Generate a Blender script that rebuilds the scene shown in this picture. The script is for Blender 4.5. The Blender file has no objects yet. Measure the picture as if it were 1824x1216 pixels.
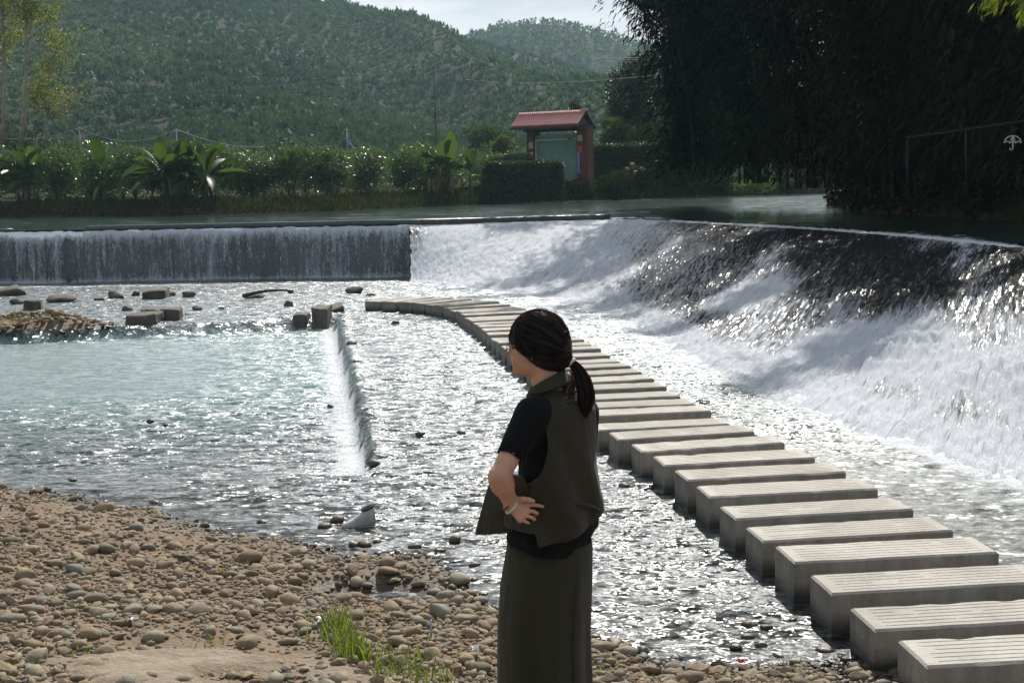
import bpy, math, random
import numpy as np
from mathutils import Vector

# ------------------------------------------------------------------ camera, sky, sun, exposure
SC = bpy.context.scene
COL = SC.collection
F_PX, CX, CY, CAM_Z = 2250.0, 912.0, 608.0, 2.4
ROLL = math.radians(1.2)
PITCH = math.atan((CY - 336.0) / F_PX)
cam_data = bpy.data.cameras.new('camera')
cam_data.sensor_width = 36.0
cam_data.lens = F_PX / 1824.0 * 36.0
cam_data.clip_start = 0.05
cam_data.clip_end = 3000.0
cam = bpy.data.objects.new('camera', cam_data)
COL.objects.link(cam)
cam.location = (0, 0, CAM_Z)
from mathutils import Matrix
cam.rotation_euler = (Matrix.Rotation(math.pi / 2 - PITCH, 3, 'X') @ Matrix.Rotation(-ROLL, 3, 'Z')).to_euler()
SC.camera = cam

SUN_AZ, SUN_EL = math.radians(12.0), math.radians(43.0)      # azimuth to the right of +Y
sun_data = bpy.data.lights.new('sun', 'SUN')
sun_data.energy = 4.6
sun_data.angle = math.radians(0.53)
sun_data.color = (1.0, 0.95, 0.87)
sun = bpy.data.objects.new('sun', sun_data)
COL.objects.link(sun)
to_sun = Vector((math.sin(SUN_AZ) * math.cos(SUN_EL), math.cos(SUN_AZ) * math.cos(SUN_EL), math.sin(SUN_EL)))
sun.rotation_euler = to_sun.to_track_quat('Z', 'Y').to_euler()
sun.location = (0, 0, 60)

W = bpy.data.worlds.new('World')
SC.world = W
W.use_nodes = True
nt = W.node_tree
nt.nodes.clear()
sky = nt.nodes.new('ShaderNodeTexSky')
sky.sky_type = 'NISHITA'
sky.sun_disc = False
sky.sun_elevation = SUN_EL
sky.sun_rotation = SUN_AZ
sky.dust_density = 1.0
tc = nt.nodes.new('ShaderNodeTexCoord')
mp = nt.nodes.new('ShaderNodeMapping')
mp.inputs['Scale'].default_value = (1.0, 1.0, 5.0)
cn = nt.nodes.new('ShaderNodeTexNoise')
cn.inputs['Scale'].default_value = 3.2
cn.inputs['Detail'].default_value = 9.0
cn.inputs['Roughness'].default_value = 0.6
cr = nt.nodes.new('ShaderNodeValToRGB')
cr.color_ramp.elements[0].position = 0.38
cr.color_ramp.elements[1].position = 0.66
cmix = nt.nodes.new('ShaderNodeMixRGB')
cmix.inputs['Color2'].default_value = (14.5, 14.8, 15.4, 1)
bg = nt.nodes.new('ShaderNodeBackground')
bg.inputs['Strength'].default_value = 0.05
wo = nt.nodes.new('ShaderNodeOutputWorld')
nt.links.new(tc.outputs['Generated'], mp.inputs['Vector'])
nt.links.new(mp.outputs[0], cn.inputs['Vector'])
nt.links.new(cn.outputs['Fac'], cr.inputs['Fac'])
nt.links.new(cr.outputs[0], cmix.inputs['Fac'])
nt.links.new(sky.outputs[0], cmix.inputs['Color1'])
nt.links.new(cmix.outputs[0], bg.inputs['Color'])
nt.links.new(bg.outputs[0], wo.inputs['Surface'])

SC.view_settings.view_transform = 'Standard'
SC.view_settings.look = 'None'
SC.view_settings.exposure = 0.45
SC.view_settings.gamma = 1.0
SC.view_settings.use_curve_mapping = False
SC.cycles.use_denoising = True
SC.cycles.max_bounces = 8
SC.cycles.diffuse_bounces = 3
SC.cycles.glossy_bounces = 3
SC.cycles.transmission_bounces = 4
SC.cycles.transparent_max_bounces = 12
SC.cycles.volume_bounces = 0
SC.cycles.sample_clamp_indirect = 4.0
SC.cycles.caustics_reflective = False
SC.cycles.caustics_refractive = False

# ------------------------------------------------------------------ survey of the place: sight lines to real positions
_CP, _SP, _CR, _SR = math.cos(PITCH), math.sin(PITCH), math.cos(ROLL), math.sin(ROLL)
def ray(px, py):
    u, v = px - CX, py - CY
    u, v = u * _CR - v * _SR, u * _SR + v * _CR
    return np.array([u, F_PX * _CP - v * _SP, -F_PX * _SP - v * _CP])
def gp(px, py, z=0.0):
    r = ray(px, py)
    return r * ((z - CAM_Z) / r[2]) + np.array([0, 0, CAM_Z])
def vp(px, py, y):
    r = ray(px, py)
    return r * (y / r[1]) + np.array([0, 0, CAM_Z])
def gline(pts, z):
    return np.array([gp(a, b, z)[:2] for a, b in pts])

RNG = np.random.default_rng(7)
random.seed(7)

# ------------------------------------------------------------------ noise
def _hash(ix, iy, iz):
    h = (ix.astype(np.int64) * 374761393 + iy.astype(np.int64) * 668265263 + iz.astype(np.int64) * 2147483647) & 0xFFFFFFFF
    h = ((h ^ (h >> 13)) * 1274126177) & 0xFFFFFFFF
    h = (h ^ (h >> 16)) & 0xFFFFFF
    return h.astype(np.float32) / float(0xFFFFFF)
def vnoise(x, y, z=0.0):
    x = np.asarray(x, np.float32); y = np.asarray(y, np.float32) + 0 * x; z = np.asarray(z, np.float32) + 0 * x
    ix, iy, iz = np.floor(x), np.floor(y), np.floor(z)
    fx, fy, fz = x - ix, y - iy, z - iz
    fx = fx * fx * (3 - 2 * fx); fy = fy * fy * (3 - 2 * fy); fz = fz * fz * (3 - 2 * fz)
    r = 0
    for dx in (0, 1):
        for dy in (0, 1):
            a = _hash(ix + dx, iy + dy, iz); b = _hash(ix + dx, iy + dy, iz + 1)
            r = r + (fx if dx else 1 - fx) * (fy if dy else 1 - fy) * (a * (1 - fz) + b * fz)
    return r * 2 - 1
def fbm(x, y, z=0.0, o=4, g=0.5):
    r, a, s = 0, 1.0, 1.0
    for i in range(o):
        r = r + a * vnoise(np.asarray(x) * s + 17.3 * i, np.asarray(y) * s - 9.1 * i, np.asarray(z) * s + 3.7 * i)
        a *= g; s *= 2.03
    return r
def sstep(a, b, x):
    t = np.clip((np.asarray(x, float) - a) / (b - a), 0, 1)
    return t * t * (3 - 2 * t)

# ------------------------------------------------------------------ mesh helpers
def mesh_data(name, verts, faces, smooth=True, attrs=None, cattrs=None, uv=None):
    """faces: (n,3) / (n,4) int array, or a list of such arrays"""
    me = bpy.data.meshes.new(name)
    verts = np.asarray(verts, np.float32).reshape(-1, 3)
    groups = faces if isinstance(faces, list) and len(faces) and isinstance(faces[0], np.ndarray) and faces[0].ndim == 2 else [np.asarray(faces, np.int32)]
    groups = [np.asarray(g, np.int32) for g in groups if len(g)]
    loops = np.concatenate([g.ravel() for g in groups])
    totals = np.concatenate([np.full(len(g), g.shape[1], np.int32) for g in groups])
    starts = np.concatenate([[0], np.cumsum(totals)[:-1]]).astype(np.int32)
    me.vertices.add(len(verts)); me.vertices.foreach_set('co', verts.ravel())
    me.loops.add(len(loops)); me.loops.foreach_set('vertex_index', loops)
    me.polygons.add(len(totals)); me.polygons.foreach_set('loop_start', starts)
    me.polygons.foreach_set('use_smooth', np.full(len(totals), smooth, bool))
    for k, a in (attrs or {}).items():
        at = me.attributes.new(k, 'FLOAT', 'POINT'); at.data.foreach_set('value', np.asarray(a, np.float32).ravel())
    for k, a in (cattrs or {}).items():
        at = me.attributes.new(k, 'FLOAT_COLOR', 'POINT'); at.data.foreach_set('color', np.asarray(a, np.float32).ravel())
    if uv is not None:
        l = me.uv_layers.new(name='UVMap'); l.data.foreach_set('uv', np.asarray(uv, np.float32)[loops].ravel())
    me.update(calc_edges=True)
    me.validate()
    return me
def add(name, me, mat=None, parent=None, loc=None):
    o = bpy.data.objects.new(name, me)
    COL.objects.link(o)
    if mat is not None and me is not None and len(me.materials) == 0:
        me.materials.append(mat)
    if parent is not None:
        o.parent = parent
    if loc is not None:
        o.location = loc
    return o
def tag(o, label=None, cat=None, group=None, kind=None):
    if label: o['label'] = label
    if cat: o['category'] = cat
    if group: o['group'] = group
    if kind: o['kind'] = kind
    return o
def thing(name, label, cat, loc=(0, 0, 0), rz=0.0, group=None):
    o = bpy.data.objects.new(name, None)
    COL.objects.link(o)
    o.location = loc; o.rotation_euler = (0, 0, rz); o.empty_display_size = 0.2
    return tag(o, label, cat, group)

class MB:
    """collects verts/faces for one mesh"""
    def __init__(s): s.v = []; s.f3 = []; s.f4 = []; s.n = 0
    def put(s, v, f3=None, f4=None):
        v = np.asarray(v, float).reshape(-1, 3)
        if f3 is not None and len(f3): s.f3.append(np.asarray(f3, int) + s.n)
        if f4 is not None and len(f4): s.f4.append(np.asarray(f4, int) + s.n)
        s.v.append(v); s.n += len(v); return s
    def box(s, c, d, rz=0.0):
        c = np.asarray(c, float); h = np.asarray(d, float) / 2
        p = np.array([[x, y, z] for x in (-1, 1) for y in (-1, 1) for z in (-1, 1)]) * h
        cs, sn = math.cos(rz), math.sin(rz)
        p = np.c_[p[:, 0] * cs - p[:, 1] * sn, p[:, 0] * sn + p[:, 1] * cs, p[:, 2]] + c
        return s.put(p, None, [[0, 1, 3, 2], [4, 6, 7, 5], [0, 4, 5, 1], [2, 3, 7, 6], [0, 2, 6, 4], [1, 5, 7, 3]])
    def tube(s, pts, rad, n=8, cap=True):
        pts = np.asarray(pts, float); m = len(pts)
        rad = np.broadcast_to(np.asarray(rad, float), (m,))
        t = np.gradient(pts, axis=0); t /= np.linalg.norm(t, axis=1)[:, None] + 1e-9
        up = np.array([0, 0, 1.0]) if abs(t[0][2]) < 0.9 else np.array([1.0, 0, 0])
        a = np.cross(t, up); a /= np.linalg.norm(a, axis=1)[:, None] + 1e-9
        b = np.cross(t, a)
        th = np.arange(n) * 2 * math.pi / n
        v = pts[:, None] + rad[:, None, None] * (a[:, None] * np.cos(th)[None, :, None] + b[:, None] * np.sin(th)[None, :, None])
        i = np.arange(m - 1)[:, None] * n; j = np.arange(n)[None]; k = (j + 1) % n
        f = np.stack([i + j, i + k, i + n + k, i + n + j], -1).reshape(-1, 4)
        v = v.reshape(-1, 3)
        if cap:
            v = np.vstack([v, pts[0], pts[-1]]); e = m * n
            f3 = [[e, (q + 1) % n, q] for q in range(n)] + [[e + 1, (m - 1) * n + q, (m - 1) * n + (q + 1) % n] for q in range(n)]
        else: f3 = None
        return s.put(v, f3, f)
    def faces(s):
        r = []
        if s.f3: r.append(np.concatenate(s.f3))
        if s.f4: r.append(np.concatenate(s.f4))
        return r
    def mesh(s, name, smooth=False): return mesh_data(name, np.concatenate(s.v), s.faces(), smooth)
    def build(s, name, mat, parent=None, smooth=False, loc=None):
        v = np.concatenate(s.v)
        return add(name, mesh_data(name, v, s.faces(), smooth), mat, parent, loc)
def grid_faces(nu, nv):
    i = np.arange(nu - 1)[:, None] * nv; j = np.arange(nv - 1)[None]
    return np.stack([i + j, i + nv + j, i + nv + j + 1, i + j + 1], -1).reshape(-1, 4)
def grid_mesh(name, P, smooth=True, attrs=None, uv=None, flip=False):
    nu, nv = P.shape[:2]
    f = grid_faces(nu, nv)
    if flip: f = f[:, ::-1]
    return mesh_data(name, P.reshape(-1, 3), f, smooth, attrs, None, uv)
def resample(pts, n):
    pts = np.asarray(pts, float)
    d = np.r_[0, np.cumsum(np.linalg.norm(np.diff(pts, axis=0), axis=1))]
    s = np.linspace(0, d[-1], n)
    return np.stack([np.interp(s, d, pts[:, k]) for k in range(pts.shape[1])], 1)
def smooth_line(pts, n, it=40):
    p = resample(pts, n)
    for _ in range(it):
        p[1:-1] = 0.5 * p[1:-1] + 0.25 * (p[:-2] + p[2:])
    return p
def dist_poly(x, y, poly):
    x = np.asarray(x, float); best = np.full(x.shape, 1e9)
    for a, b in zip(poly[:-1], poly[1:]):
        d = b - a; L = d @ d
        t = np.clip(((x - a[0]) * d[0] + (y - a[1]) * d[1]) / L, 0, 1)
        best = np.minimum(best, np.hypot(x - a[0] - t * d[0], y - a[1] - t * d[1]))
    return best

# ------------------------------------------------------------------ materials
class NT:
    def __init__(s, name):
        s.m = bpy.data.materials.new(name); s.m.use_nodes = True
        s.t = s.m.node_tree; s.t.nodes.clear()
        s.out = s.t.nodes.new('ShaderNodeOutputMaterial')
    def n(s, kind, inp=None, **kw):
        nd = s.t.nodes.new('ShaderNode' + kind)
        for k, v in kw.items(): setattr(nd, k, v)
        for k, v in (inp or {}).items():
            sock = nd.inputs[k]
            if isinstance(v, bpy.types.NodeSocket): s.t.links.new(v, sock)
            elif isinstance(v, bpy.types.Node): s.t.links.new(v.outputs[0], sock)
            else:
                if sock.type == 'RGBA' and len(v) == 3: v = (*v, 1)
                sock.default_value = v
        return nd
    def coord(s, which='Object', scale=(1, 1, 1), rot=(0, 0, 0)):
        c = s.n('TexCoord')
        return s.n('Mapping', {'Vector': c.outputs[which], 'Scale': scale, 'Rotation': rot}).outputs[0]
    def noise(s, vec, scale, detail=4, rough=0.55, dist=0.0):
        return s.n('TexNoise', {'Vector': vec, 'Scale': scale, 'Detail': detail, 'Roughness': rough, 'Distortion': dist}).outputs['Fac']
    def ramp(s, fac, stops):
        r = s.n('ValToRGB', {'Fac': fac}); e = r.color_ramp.elements
        while len(e) < len(stops): e.new(0.5)
        for q, (p, c) in zip(e, stops):
            q.position = p; q.color = (c, c, c, 1) if isinstance(c, (int, float)) else (*c, 1)
        return r.outputs[0]
    def math(s, op, a, b=0.0, clamp=False):
        return s.n('Math', {0: a, 1: b}, operation=op, use_clamp=clamp).outputs[0]
    def mix(s, fac, a, b, mode='MIX'):
        return s.n('MixRGB', {'Fac': fac, 'Color1': a, 'Color2': b}, blend_type=mode).outputs[0]
    def attr(s, name, which='Fac'): return s.n('Attribute', attribute_name=name).outputs[which]
    def bump(s, h, dist, strength=1.0, normal=None):
        i = {'Height': h, 'Distance': dist, 'Strength': strength}
        if normal is not None: i['Normal'] = normal
        return s.n('Bump', i).outputs[0]
    def done(s, shader, vol=None):
        if shader is not None: s.t.links.new(shader.outputs[0] if isinstance(shader, bpy.types.Node) else shader, s.out.inputs['Surface'])
        return s.m
def principled(s, col, rough=0.7, normal=None, spec=0.5, **kw):
    i = {'Base Color': col, 'Roughness': rough, 'Specular IOR Level': spec}
    if normal is not None: i['Normal'] = normal
    i.update(kw)
    return s.n('BsdfPrincipled', i)
def mat_plain(name, col, rough=0.7, var=0.25, scale=8.0, bump=0.0, spec=0.4, metallic=0.0):
    s = NT(name); v = s.coord()
    nz = s.noise(v, scale, 5)
    c2 = tuple(c * (1 - var) for c in col); c3 = tuple(min(1, c * (1 + var)) for c in col)
    c = s.ramp(nz, [(0.3, c2), (0.7, c3)])
    nrm = s.bump(s.noise(v, scale * 4, 5), bump) if bump else None
    return s.done(principled(s, c, rough, nrm, spec, Metallic=metallic))
def mat_leaf(name, dark, light, rough=0.4, trans=0.25, spec=0.5):
    """leaf faces carry a 'tint' value 0..1"""
    s = NT(name)
    c = s.ramp(s.attr('tint'), [(0.0, dark), (1.0, light)])
    p = principled(s, c, rough, None, spec)
    if trans <= 0: return s.done(p)
    tcol = s.mix(1.0, c, (1.25, 1.3, 0.6), 'MULTIPLY')
    t = s.n('BsdfTranslucent', {'Color': tcol})
    return s.done(s.n('MixShader', {0: trans, 1: p.outputs[0], 2: t.outputs[0]}))

# ------------------------------------------------------------------ the river: survey lines
SHORE = np.vstack([[[-14, 13.2], [-9, 12.0]], gline([(-200, 835), (0, 852), (120, 868), (200, 885), (290, 905), (380, 928), (470, 950), (560, 975), (625, 1000), (690, 1003), (760, 1003), (830, 1035), (890, 1075), (1050, 1108), (1140, 1138), (1240, 1163), (1330, 1177), (1430, 1190), (1530, 1205), (1600, 1225)], 0.0), [[3.2, 5.0], [6, 4.0], [12, 2.5]]])
STEP = gline([(592, 556), (600, 590), (615, 650), (635, 740), (648, 800), (655, 850)], 0.0)
CREST_L = gline([(-400, 417), (0, 413), (160, 411), (400, 406), (735, 400), (752, 399.6)], 1.45)
CREST_R = gline([(728, 400.2), (760, 399.3), (900, 395), (1105, 389), (1200, 393), (1350, 400), (1500, 409), (1650, 420), (1824, 437), (2100, 470)], 1.45)
CREST_R = smooth_line(CREST_R, 90, 30)
TOE_R = smooth_line(gline([(731, 503), (775, 505), (870, 512), (1000, 532), (1080, 548), (1200, 610), (1330, 680), (1500, 745), (1824, 858), (2400, 1040)], 0.0), 90, 30)
FALL_BASE = gline([(-400, 517), (0, 512), (400, 507), (735, 503)], 0.0)
PUDDLE = gp(672, 1066)[:2]

def on_z(px, py, z): return gp(px, py, z)[:2]
def shore_s(x, y):
    return (np.interp(x, SHORE[:, 0], SHORE[:, 1]) - y) * 0.85
def pool_mask(x, y):
    xs = np.interp(y, STEP[::-1, 1], STEP[::-1, 0])
    yb = np.interp(x, [-30, -12, -6, -3.4, 0], [20.5, 22.0, 23.6, 24.2, 24.6])
    return sstep(0.10, -0.06, x - xs) * sstep(0.15, -0.15, y - yb) * sstep(10.0, 12.5, y)
def ground_z(x, y):
    x = np.asarray(x, float); y = np.asarray(y, float)
    s = shore_s(x, y)
    s = s + 0.22 * fbm(x * 1.1, y * 1.1, 3.0, 3)
    up = np.where(s > 0, 0.15 * s / (1 + 0.10 * np.maximum(s, 0)), 0.16 * s)
    z = np.maximum(up, -0.16 + 0.05 * fbm(x * 0.8, y * 0.8, 8.0, 3))
    z = z - 0.45 * pool_mask(x, y)
    z = z + 0.022 * fbm(x * 3.1, y * 3.1, 1.0, 4) * sstep(-0.5, 0.6, s)
    dx, dy = x - PUDDLE[0], y - PUDDLE[1]
    m = np.exp(-(((dx / 0.46) ** 2 + (dy / 0.27) ** 2)) ** 1.5)
    z = z * (1 - m) - 0.035 * m
    # gravel bar far out on the other side of the pool
    bx, by = gp(40, 585, 0)[:2]
    z = z + 0.36 * np.exp(-((x - bx + 1.1) / 3.0) ** 4 - ((y - by) / 1.25) ** 2) * (1 + 0.25 * fbm(x * 1.3, y * 1.3, 5, 3))
    # gravel spit between the puddle and the stream
    for a, b, r, h in ((690, 1018, 0.20, 0.035), (770, 1040, 0.2, 0.03), (735, 1000, 0.10, 0.035), (590, 940, 0.12, 0.06)):
        q = gp(a, b)[:2]
        z = z + h * np.exp(-((x - q[0]) ** 2 + (y - q[1]) ** 2) / r ** 2)
    return z

# ------------------------------------------------------------------ setting materials
def make_shore_mat():
    s = NT('shore_mud'); v = s.coord()
    a = s.noise(v, 1.3, 5); b = s.noise(v, 14, 6, 0.65)
    c = s.ramp(a, [(0.32, (0.17, 0.115, 0.07)), (0.5, (0.23, 0.165, 0.105)), (0.68, (0.31, 0.25, 0.18))])
    c = s.mix(s.ramp(b, [(0.35, 0.55), (0.65, 0.0)]), c, (0.16, 0.10, 0.06))
    c = s.mix(s.math('MULTIPLY', s.attr('silt'), 0.9, True), c, s.ramp(b, [(0.35, (0.30, 0.245, 0.18)), (0.6, (0.42, 0.36, 0.28))]))
    wet = s.attr('wet')
    c = s.mix(wet, c, s.mix(1.0, c, (0.33, 0.34, 0.34), 'MULTIPLY'))
    h = s.math('ADD', s.noise(v, 30, 6, 0.7), s.math('MULTIPLY', s.noise(v, 7, 4), 2.0))
    r = s.math('SUBTRACT', 0.9, s.math('MULTIPLY', wet, 0.5))
    return s.done(principled(s, c, r, s.bump(h, 0.03)))
def make_bed_mat():
    s = NT('riverbed_gravel'); v = s.coord()
    vo = s.n('TexVoronoi', {'Vector': v, 'Scale': 9.0, 'Randomness': 1.0})
    c = s.ramp(s.noise(v, 2.0, 4), [(0.3, (0.05, 0.05, 0.035)), (0.7, (0.13, 0.11, 0.075))])
    c = s.mix(0.35, c, vo.outputs['Color'], 'MULTIPLY')
    return s.done(principled(s, c, 0.8, s.bump(vo.outputs['Distance'], -0.05)))
def chop(s, vec, layers, strength, amp=None):
    """surface normal tilted by small wavelets"""
    geo = s.n('NewGeometry').outputs['Normal']
    acc = None
    for sc, w in layers:
        c = s.n('TexNoise', {'Vector': vec, 'Scale': sc, 'Detail': 2.0, 'Roughness': 0.6, 'Distortion': 0.5}).outputs['Color']
        d = s.n('VectorMath', {0: c, 1: (0.5, 0.5, 0.5)}, operation='SUBTRACT').outputs[0]
        d = s.n('VectorMath', {0: d, 1: (w * strength, w * strength, 0.0)}, operation='MULTIPLY').outputs[0]
        acc = d if acc is None else s.n('VectorMath', {0: acc, 1: d}, operation='ADD').outputs[0]
    if amp is not None:
        acc = s.n('VectorMath', {0: acc, 'Scale': amp}, operation='SCALE').outputs[0]
    t = s.n('VectorMath', {0: geo, 1: acc}, operation='ADD').outputs[0]
    return s.n('VectorMath', {0: t}, operation='NORMALIZE').outputs[0]
def make_river_mat():
    s = NT('river_water_surface'); v = s.coord()
    fl = s.coord(scale=(0.7, 1.25, 1), rot=(0, 0, 0.5))
    calm = s.attr('calm')
    amp = s.math('SUBTRACT', 1.0, s.math('MULTIPLY', calm, 0.78))
    nrm = chop(s, fl, ((6.0, 1.0), (22.0, 1.0)), 2.3, amp)
    fr = s.n('Fresnel', {'IOR': 1.33, 'Normal': nrm})
    gl = s.n('BsdfGlossy', {'Color': (0.95, 0.97, 1.0), 'Roughness': 0.27, 'Normal': nrm})
    tr = s.n('BsdfTransparent', {'Color': (0.62, 0.68, 0.62)})
    milk = s.n('BsdfDiffuse', {'Color': (0.20, 0.31, 0.30), 'Normal': nrm})
    base = s.n('MixShader', {0: s.attr('milk'), 1: tr.outputs[0], 2: milk.outputs[0]})
    w = s.n('MixShader', {0: fr.outputs[0], 1: base.outputs[0], 2: gl.outputs[0]})
    fn = s.math('ADD', s.math('MULTIPLY', s.noise(fl, 7.0, 7, 0.68, 0.8), 0.62), s.math('MULTIPLY', s.noise(v, 26.0, 4, 0.7), 0.38))
    fm = s.math('MULTIPLY', s.math('SUBTRACT', s.math('ADD', fn, s.attr('foam')), 1.0), 6.0, True)
    foam = s.n('BsdfDiffuse', {'Color': (0.80, 0.83, 0.86), 'Normal': s.bump(fn, 0.12)})
    return s.done(s.n('MixShader', {0: fm, 1: w.outputs[0], 2: foam.outputs[0]}))
def make_upstream_mat():
    s = NT('upstream_water_surface'); v = s.coord(scale=(0.55, 1.3, 1))
    nrm = chop(s, v, ((0.9, 0.7), (5.0, 1.0)), 0.5)
    return s.done(principled(s, (0.014, 0.036, 0.027), 0.12, nrm, 0.5, IOR=1.33))
def make_cascade_mat():
    """white water running down the apron: u along the crest, v down the slope, 'foam' says how broken it is"""
    s = NT('cascade_water'); uv = s.n('UVMap').outputs[0]
    st = s.n('Mapping', {'Vector': uv, 'Scale': (1.0, 0.16, 1)}).outputs[0]
    a = s.noise(st, 5.5, 6, 0.62, 0.9); b = s.noise(st, 22.0, 5, 0.68, 0.5); pch = s.noise(s.n('Mapping', {'Vector': uv, 'Scale': (1, 0.45, 1)}).outputs[0], 1.3, 5, 0.6, 0.5)
    thr = s.noise(s.n('Mapping', {'Vector': uv, 'Scale': (1.0, 0.07, 1)}).outputs[0], 42.0, 4, 0.7, 0.3)
    fn = s.math('ADD', s.math('MULTIPLY', a, 0.28), s.math('ADD', s.math('MULTIPLY', b, 0.22), s.math('ADD', s.math('MULTIPLY', pch, 0.20), s.math('MULTIPLY', thr, 0.30))))
    h = s.math('ADD', s.math('MULTIPLY', a, 1.0), s.math('MULTIPLY', b, 0.45))
    fine = s.noise(s.n('Mapping', {'Vector': uv, 'Scale': (1, 0.4, 1)}).outputs[0], 60.0, 4, 0.7)
    h = s.math('ADD', h, s.math('MULTIPLY', fine, 0.25))
    nrm = s.bump(h, 0.09, 0.9)
    wn = chop(s, s.n('Mapping', {'Vector': uv, 'Scale': (1.0, 0.22, 1)}).outputs[0], ((9.0, 1.0), (34.0, 1.0)), 0.95)
    water = principled(s, (0.014, 0.017, 0.017), 0.26, wn, 0.5, IOR=1.33)
    foam = s.n('BsdfDiffuse', {'Color': (0.78, 0.82, 0.87), 'Normal': nrm})
    tl = s.n('BsdfTranslucent', {'Color': (0.55, 0.62, 0.70)})
    foam = s.n('MixShader', {0: 0.15, 1: foam.outputs[0], 2: tl.outputs[0]})
    fm = s.math('MULTIPLY', s.math('SUBTRACT', s.math('ADD', fn, s.attr('foam')), 0.93), 8.5, True)
    return s.done(s.n('MixShader', {0: fm, 1: water.outputs[0], 2: foam.outputs[0]}))
def make_curtain_mat():
    s = NT('falling_water'); uv = s.n('UVMap').outputs[0]
    st = s.n('Mapping', {'Vector': uv, 'Scale': (1.0, 0.10, 1)}).outputs[0]
    st2 = s.n('Mapping', {'Vector': uv, 'Scale': (1.0, 0.42, 1)}).outputs[0]
    a = s.noise(st, 8.0, 6, 0.66, 0.3); b = s.noise(st2, 17.0, 5, 0.7, 1.2); c = s.noise(s.n('Mapping', {'Vector': uv, 'Scale': (1, 0.03, 1)}).outputs[0], 0.9, 3, 0.5)
    fn = s.math('ADD', s.math('MULTIPLY', a, 0.32), s.math('ADD', s.math('MULTIPLY', b, 0.33), s.math('ADD', s.math('MULTIPLY', c, 0.05), s.math('MULTIPLY', s.noise(st, 2.6, 4, 0.6, 0.2), 0.30))))
    fm = s.math('MULTIPLY', s.math('SUBTRACT', s.math('ADD', fn, s.attr('foam')), 1.0), 9.0, True)
    nrm = s.bump(fn, 0.08)
    foam = s.n('BsdfDiffuse', {'Color': (0.72, 0.77, 0.84), 'Normal': nrm})
    tl = s.n('BsdfTranslucent', {'Color': (0.5, 0.56, 0.62)})
    foam = s.n('MixShader', {0: 0.25, 1: foam.outputs[0], 2: tl.outputs[0]})
    thin = s.n('BsdfGlossy', {'Color': (0.9, 0.95, 1), 'Roughness': 0.2, 'Normal': nrm})
    clear = s.n('BsdfTransparent', {'Color': (0.9, 0.93, 0.95)})
    film = s.n('MixShader', {0: 0.06, 1: clear.outputs[0], 2: thin.outputs[0]})
    return s.done(s.n('MixShader', {0: fm, 1: film.outputs[0], 2: foam.outputs[0]}))

# ------------------------------------------------------------------ shore and riverbed
XS = np.unique(np.r_[np.linspace(-60, -8, 30), np.linspace(-8, -5, 50), np.linspace(-5, 4, 210), np.linspace(4, 14, 40), np.linspace(14, 40, 16)])
YS = np.unique(np.r_[np.linspace(-25, 3.5, 40), np.linspace(3.5, 12, 210), np.linspace(12, 36, 64)])
gx, gy = np.meshgrid(XS, YS, indexing='ij')
gz = ground_z(gx, gy)
gz = np.where(gx < -16, gz + 2.6 * sstep(-18, -24, gx), gz)
gz = np.where(gx > 11, gz + 3.4 * sstep(11.5, 15, gx), gz)
sh = shore_s(gx, gy)
wet = sstep(0.10, 0.015, gz)
cs = on_z(330, 1205, 0.30); silt = np.exp(-(((gx - cs[0]) / 0.75) ** 2) - ((gy - cs[1]) / 0.30) ** 2) * (0.8 + 0.5 * fbm(gx * 3, gy * 3, 2.0, 3))
gz = gz + 0.03 * sstep(0.25, 0.4, silt)
M_SHORE = make_shore_mat()
shore = add('shore', grid_mesh('shore', np.stack([gx, gy, gz], -1), True, {'wet': wet, 'silt': silt}), M_SHORE)
tag(shore, 'brown gravelly shore running down under the stream', kind='structure')

# ------------------------------------------------------------------ lower river surface
NA, ND = 410, 430
ta = np.linspace(-0.80, 0.66, NA)
dd = np.exp(np.linspace(math.log(4.6), math.log(36.2), ND))
wy = np.repeat(dd[None], NA, 0); wx = ta[:, None] * wy
pm = pool_mask(wx, wy)
d_step = wx - np.interp(wy, STEP[::-1, 1], STEP[::-1, 0])
in_step = sstep(9.9, 11.0, wy) * sstep(24.6, 24.0, wy)
d_toe = dist_poly(wx, wy, TOE_R[::3]); d_fall = dist_poly(wx, wy, FALL_BASE)
yb = np.interp(wx, [-30, -12, -6, -3.4, 0], [20.5, 22.0, 23.6, 24.2, 24.6])
d_rap = wy - yb
rap = np.exp(-(d_rap / 0.8) ** 2) * sstep(-8.2, -6.6, wx) * sstep(-3.0, -3.6, wx)
near_shore = sstep(0.5, -1.2, shore_s(wx, wy))            # 1 out in the stream
calm_pool = np.clip(sstep(0.8, 2.5, -d_step) * sstep(14.5, 17.5, wy) * sstep(23.4, 21.5, wy), 0, 1)
calm = np.clip(0.75 * calm_pool + 0.45 * (1 - near_shore) + 0.5 * np.clip(fbm(wx * 0.55 + 4, wy * 0.8, 3.0, 3) - 0.1, 0, 1) + 0.95 * sstep(1.8, 2.7, wx) * sstep(13.5, 10.0, wy), 0, 1)
rough = (1 - 0.7 * calm)
far_soft = 1.0
amp = (0.010 + 0.022 * rap + 0.02 * np.exp(-d_toe / 0.8) + 0.012 * np.exp(-np.abs(d_step + 0.3) / 0.3) * in_step) * rough
wz = -0.20 * pm + amp * (fbm(wx * 3.0 + wy * 0.6, wy * 4.5, 0.0, 4) + 0.7 * fbm(wx * 9.0, wy * 11.0, 2.0, 2))
wz = wz + 0.010 * fbm(wx * 1.1, wy * 1.1, 6.0, 2) * rough
wz += -0.02 * (1 - near_shore) * 0 
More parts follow.
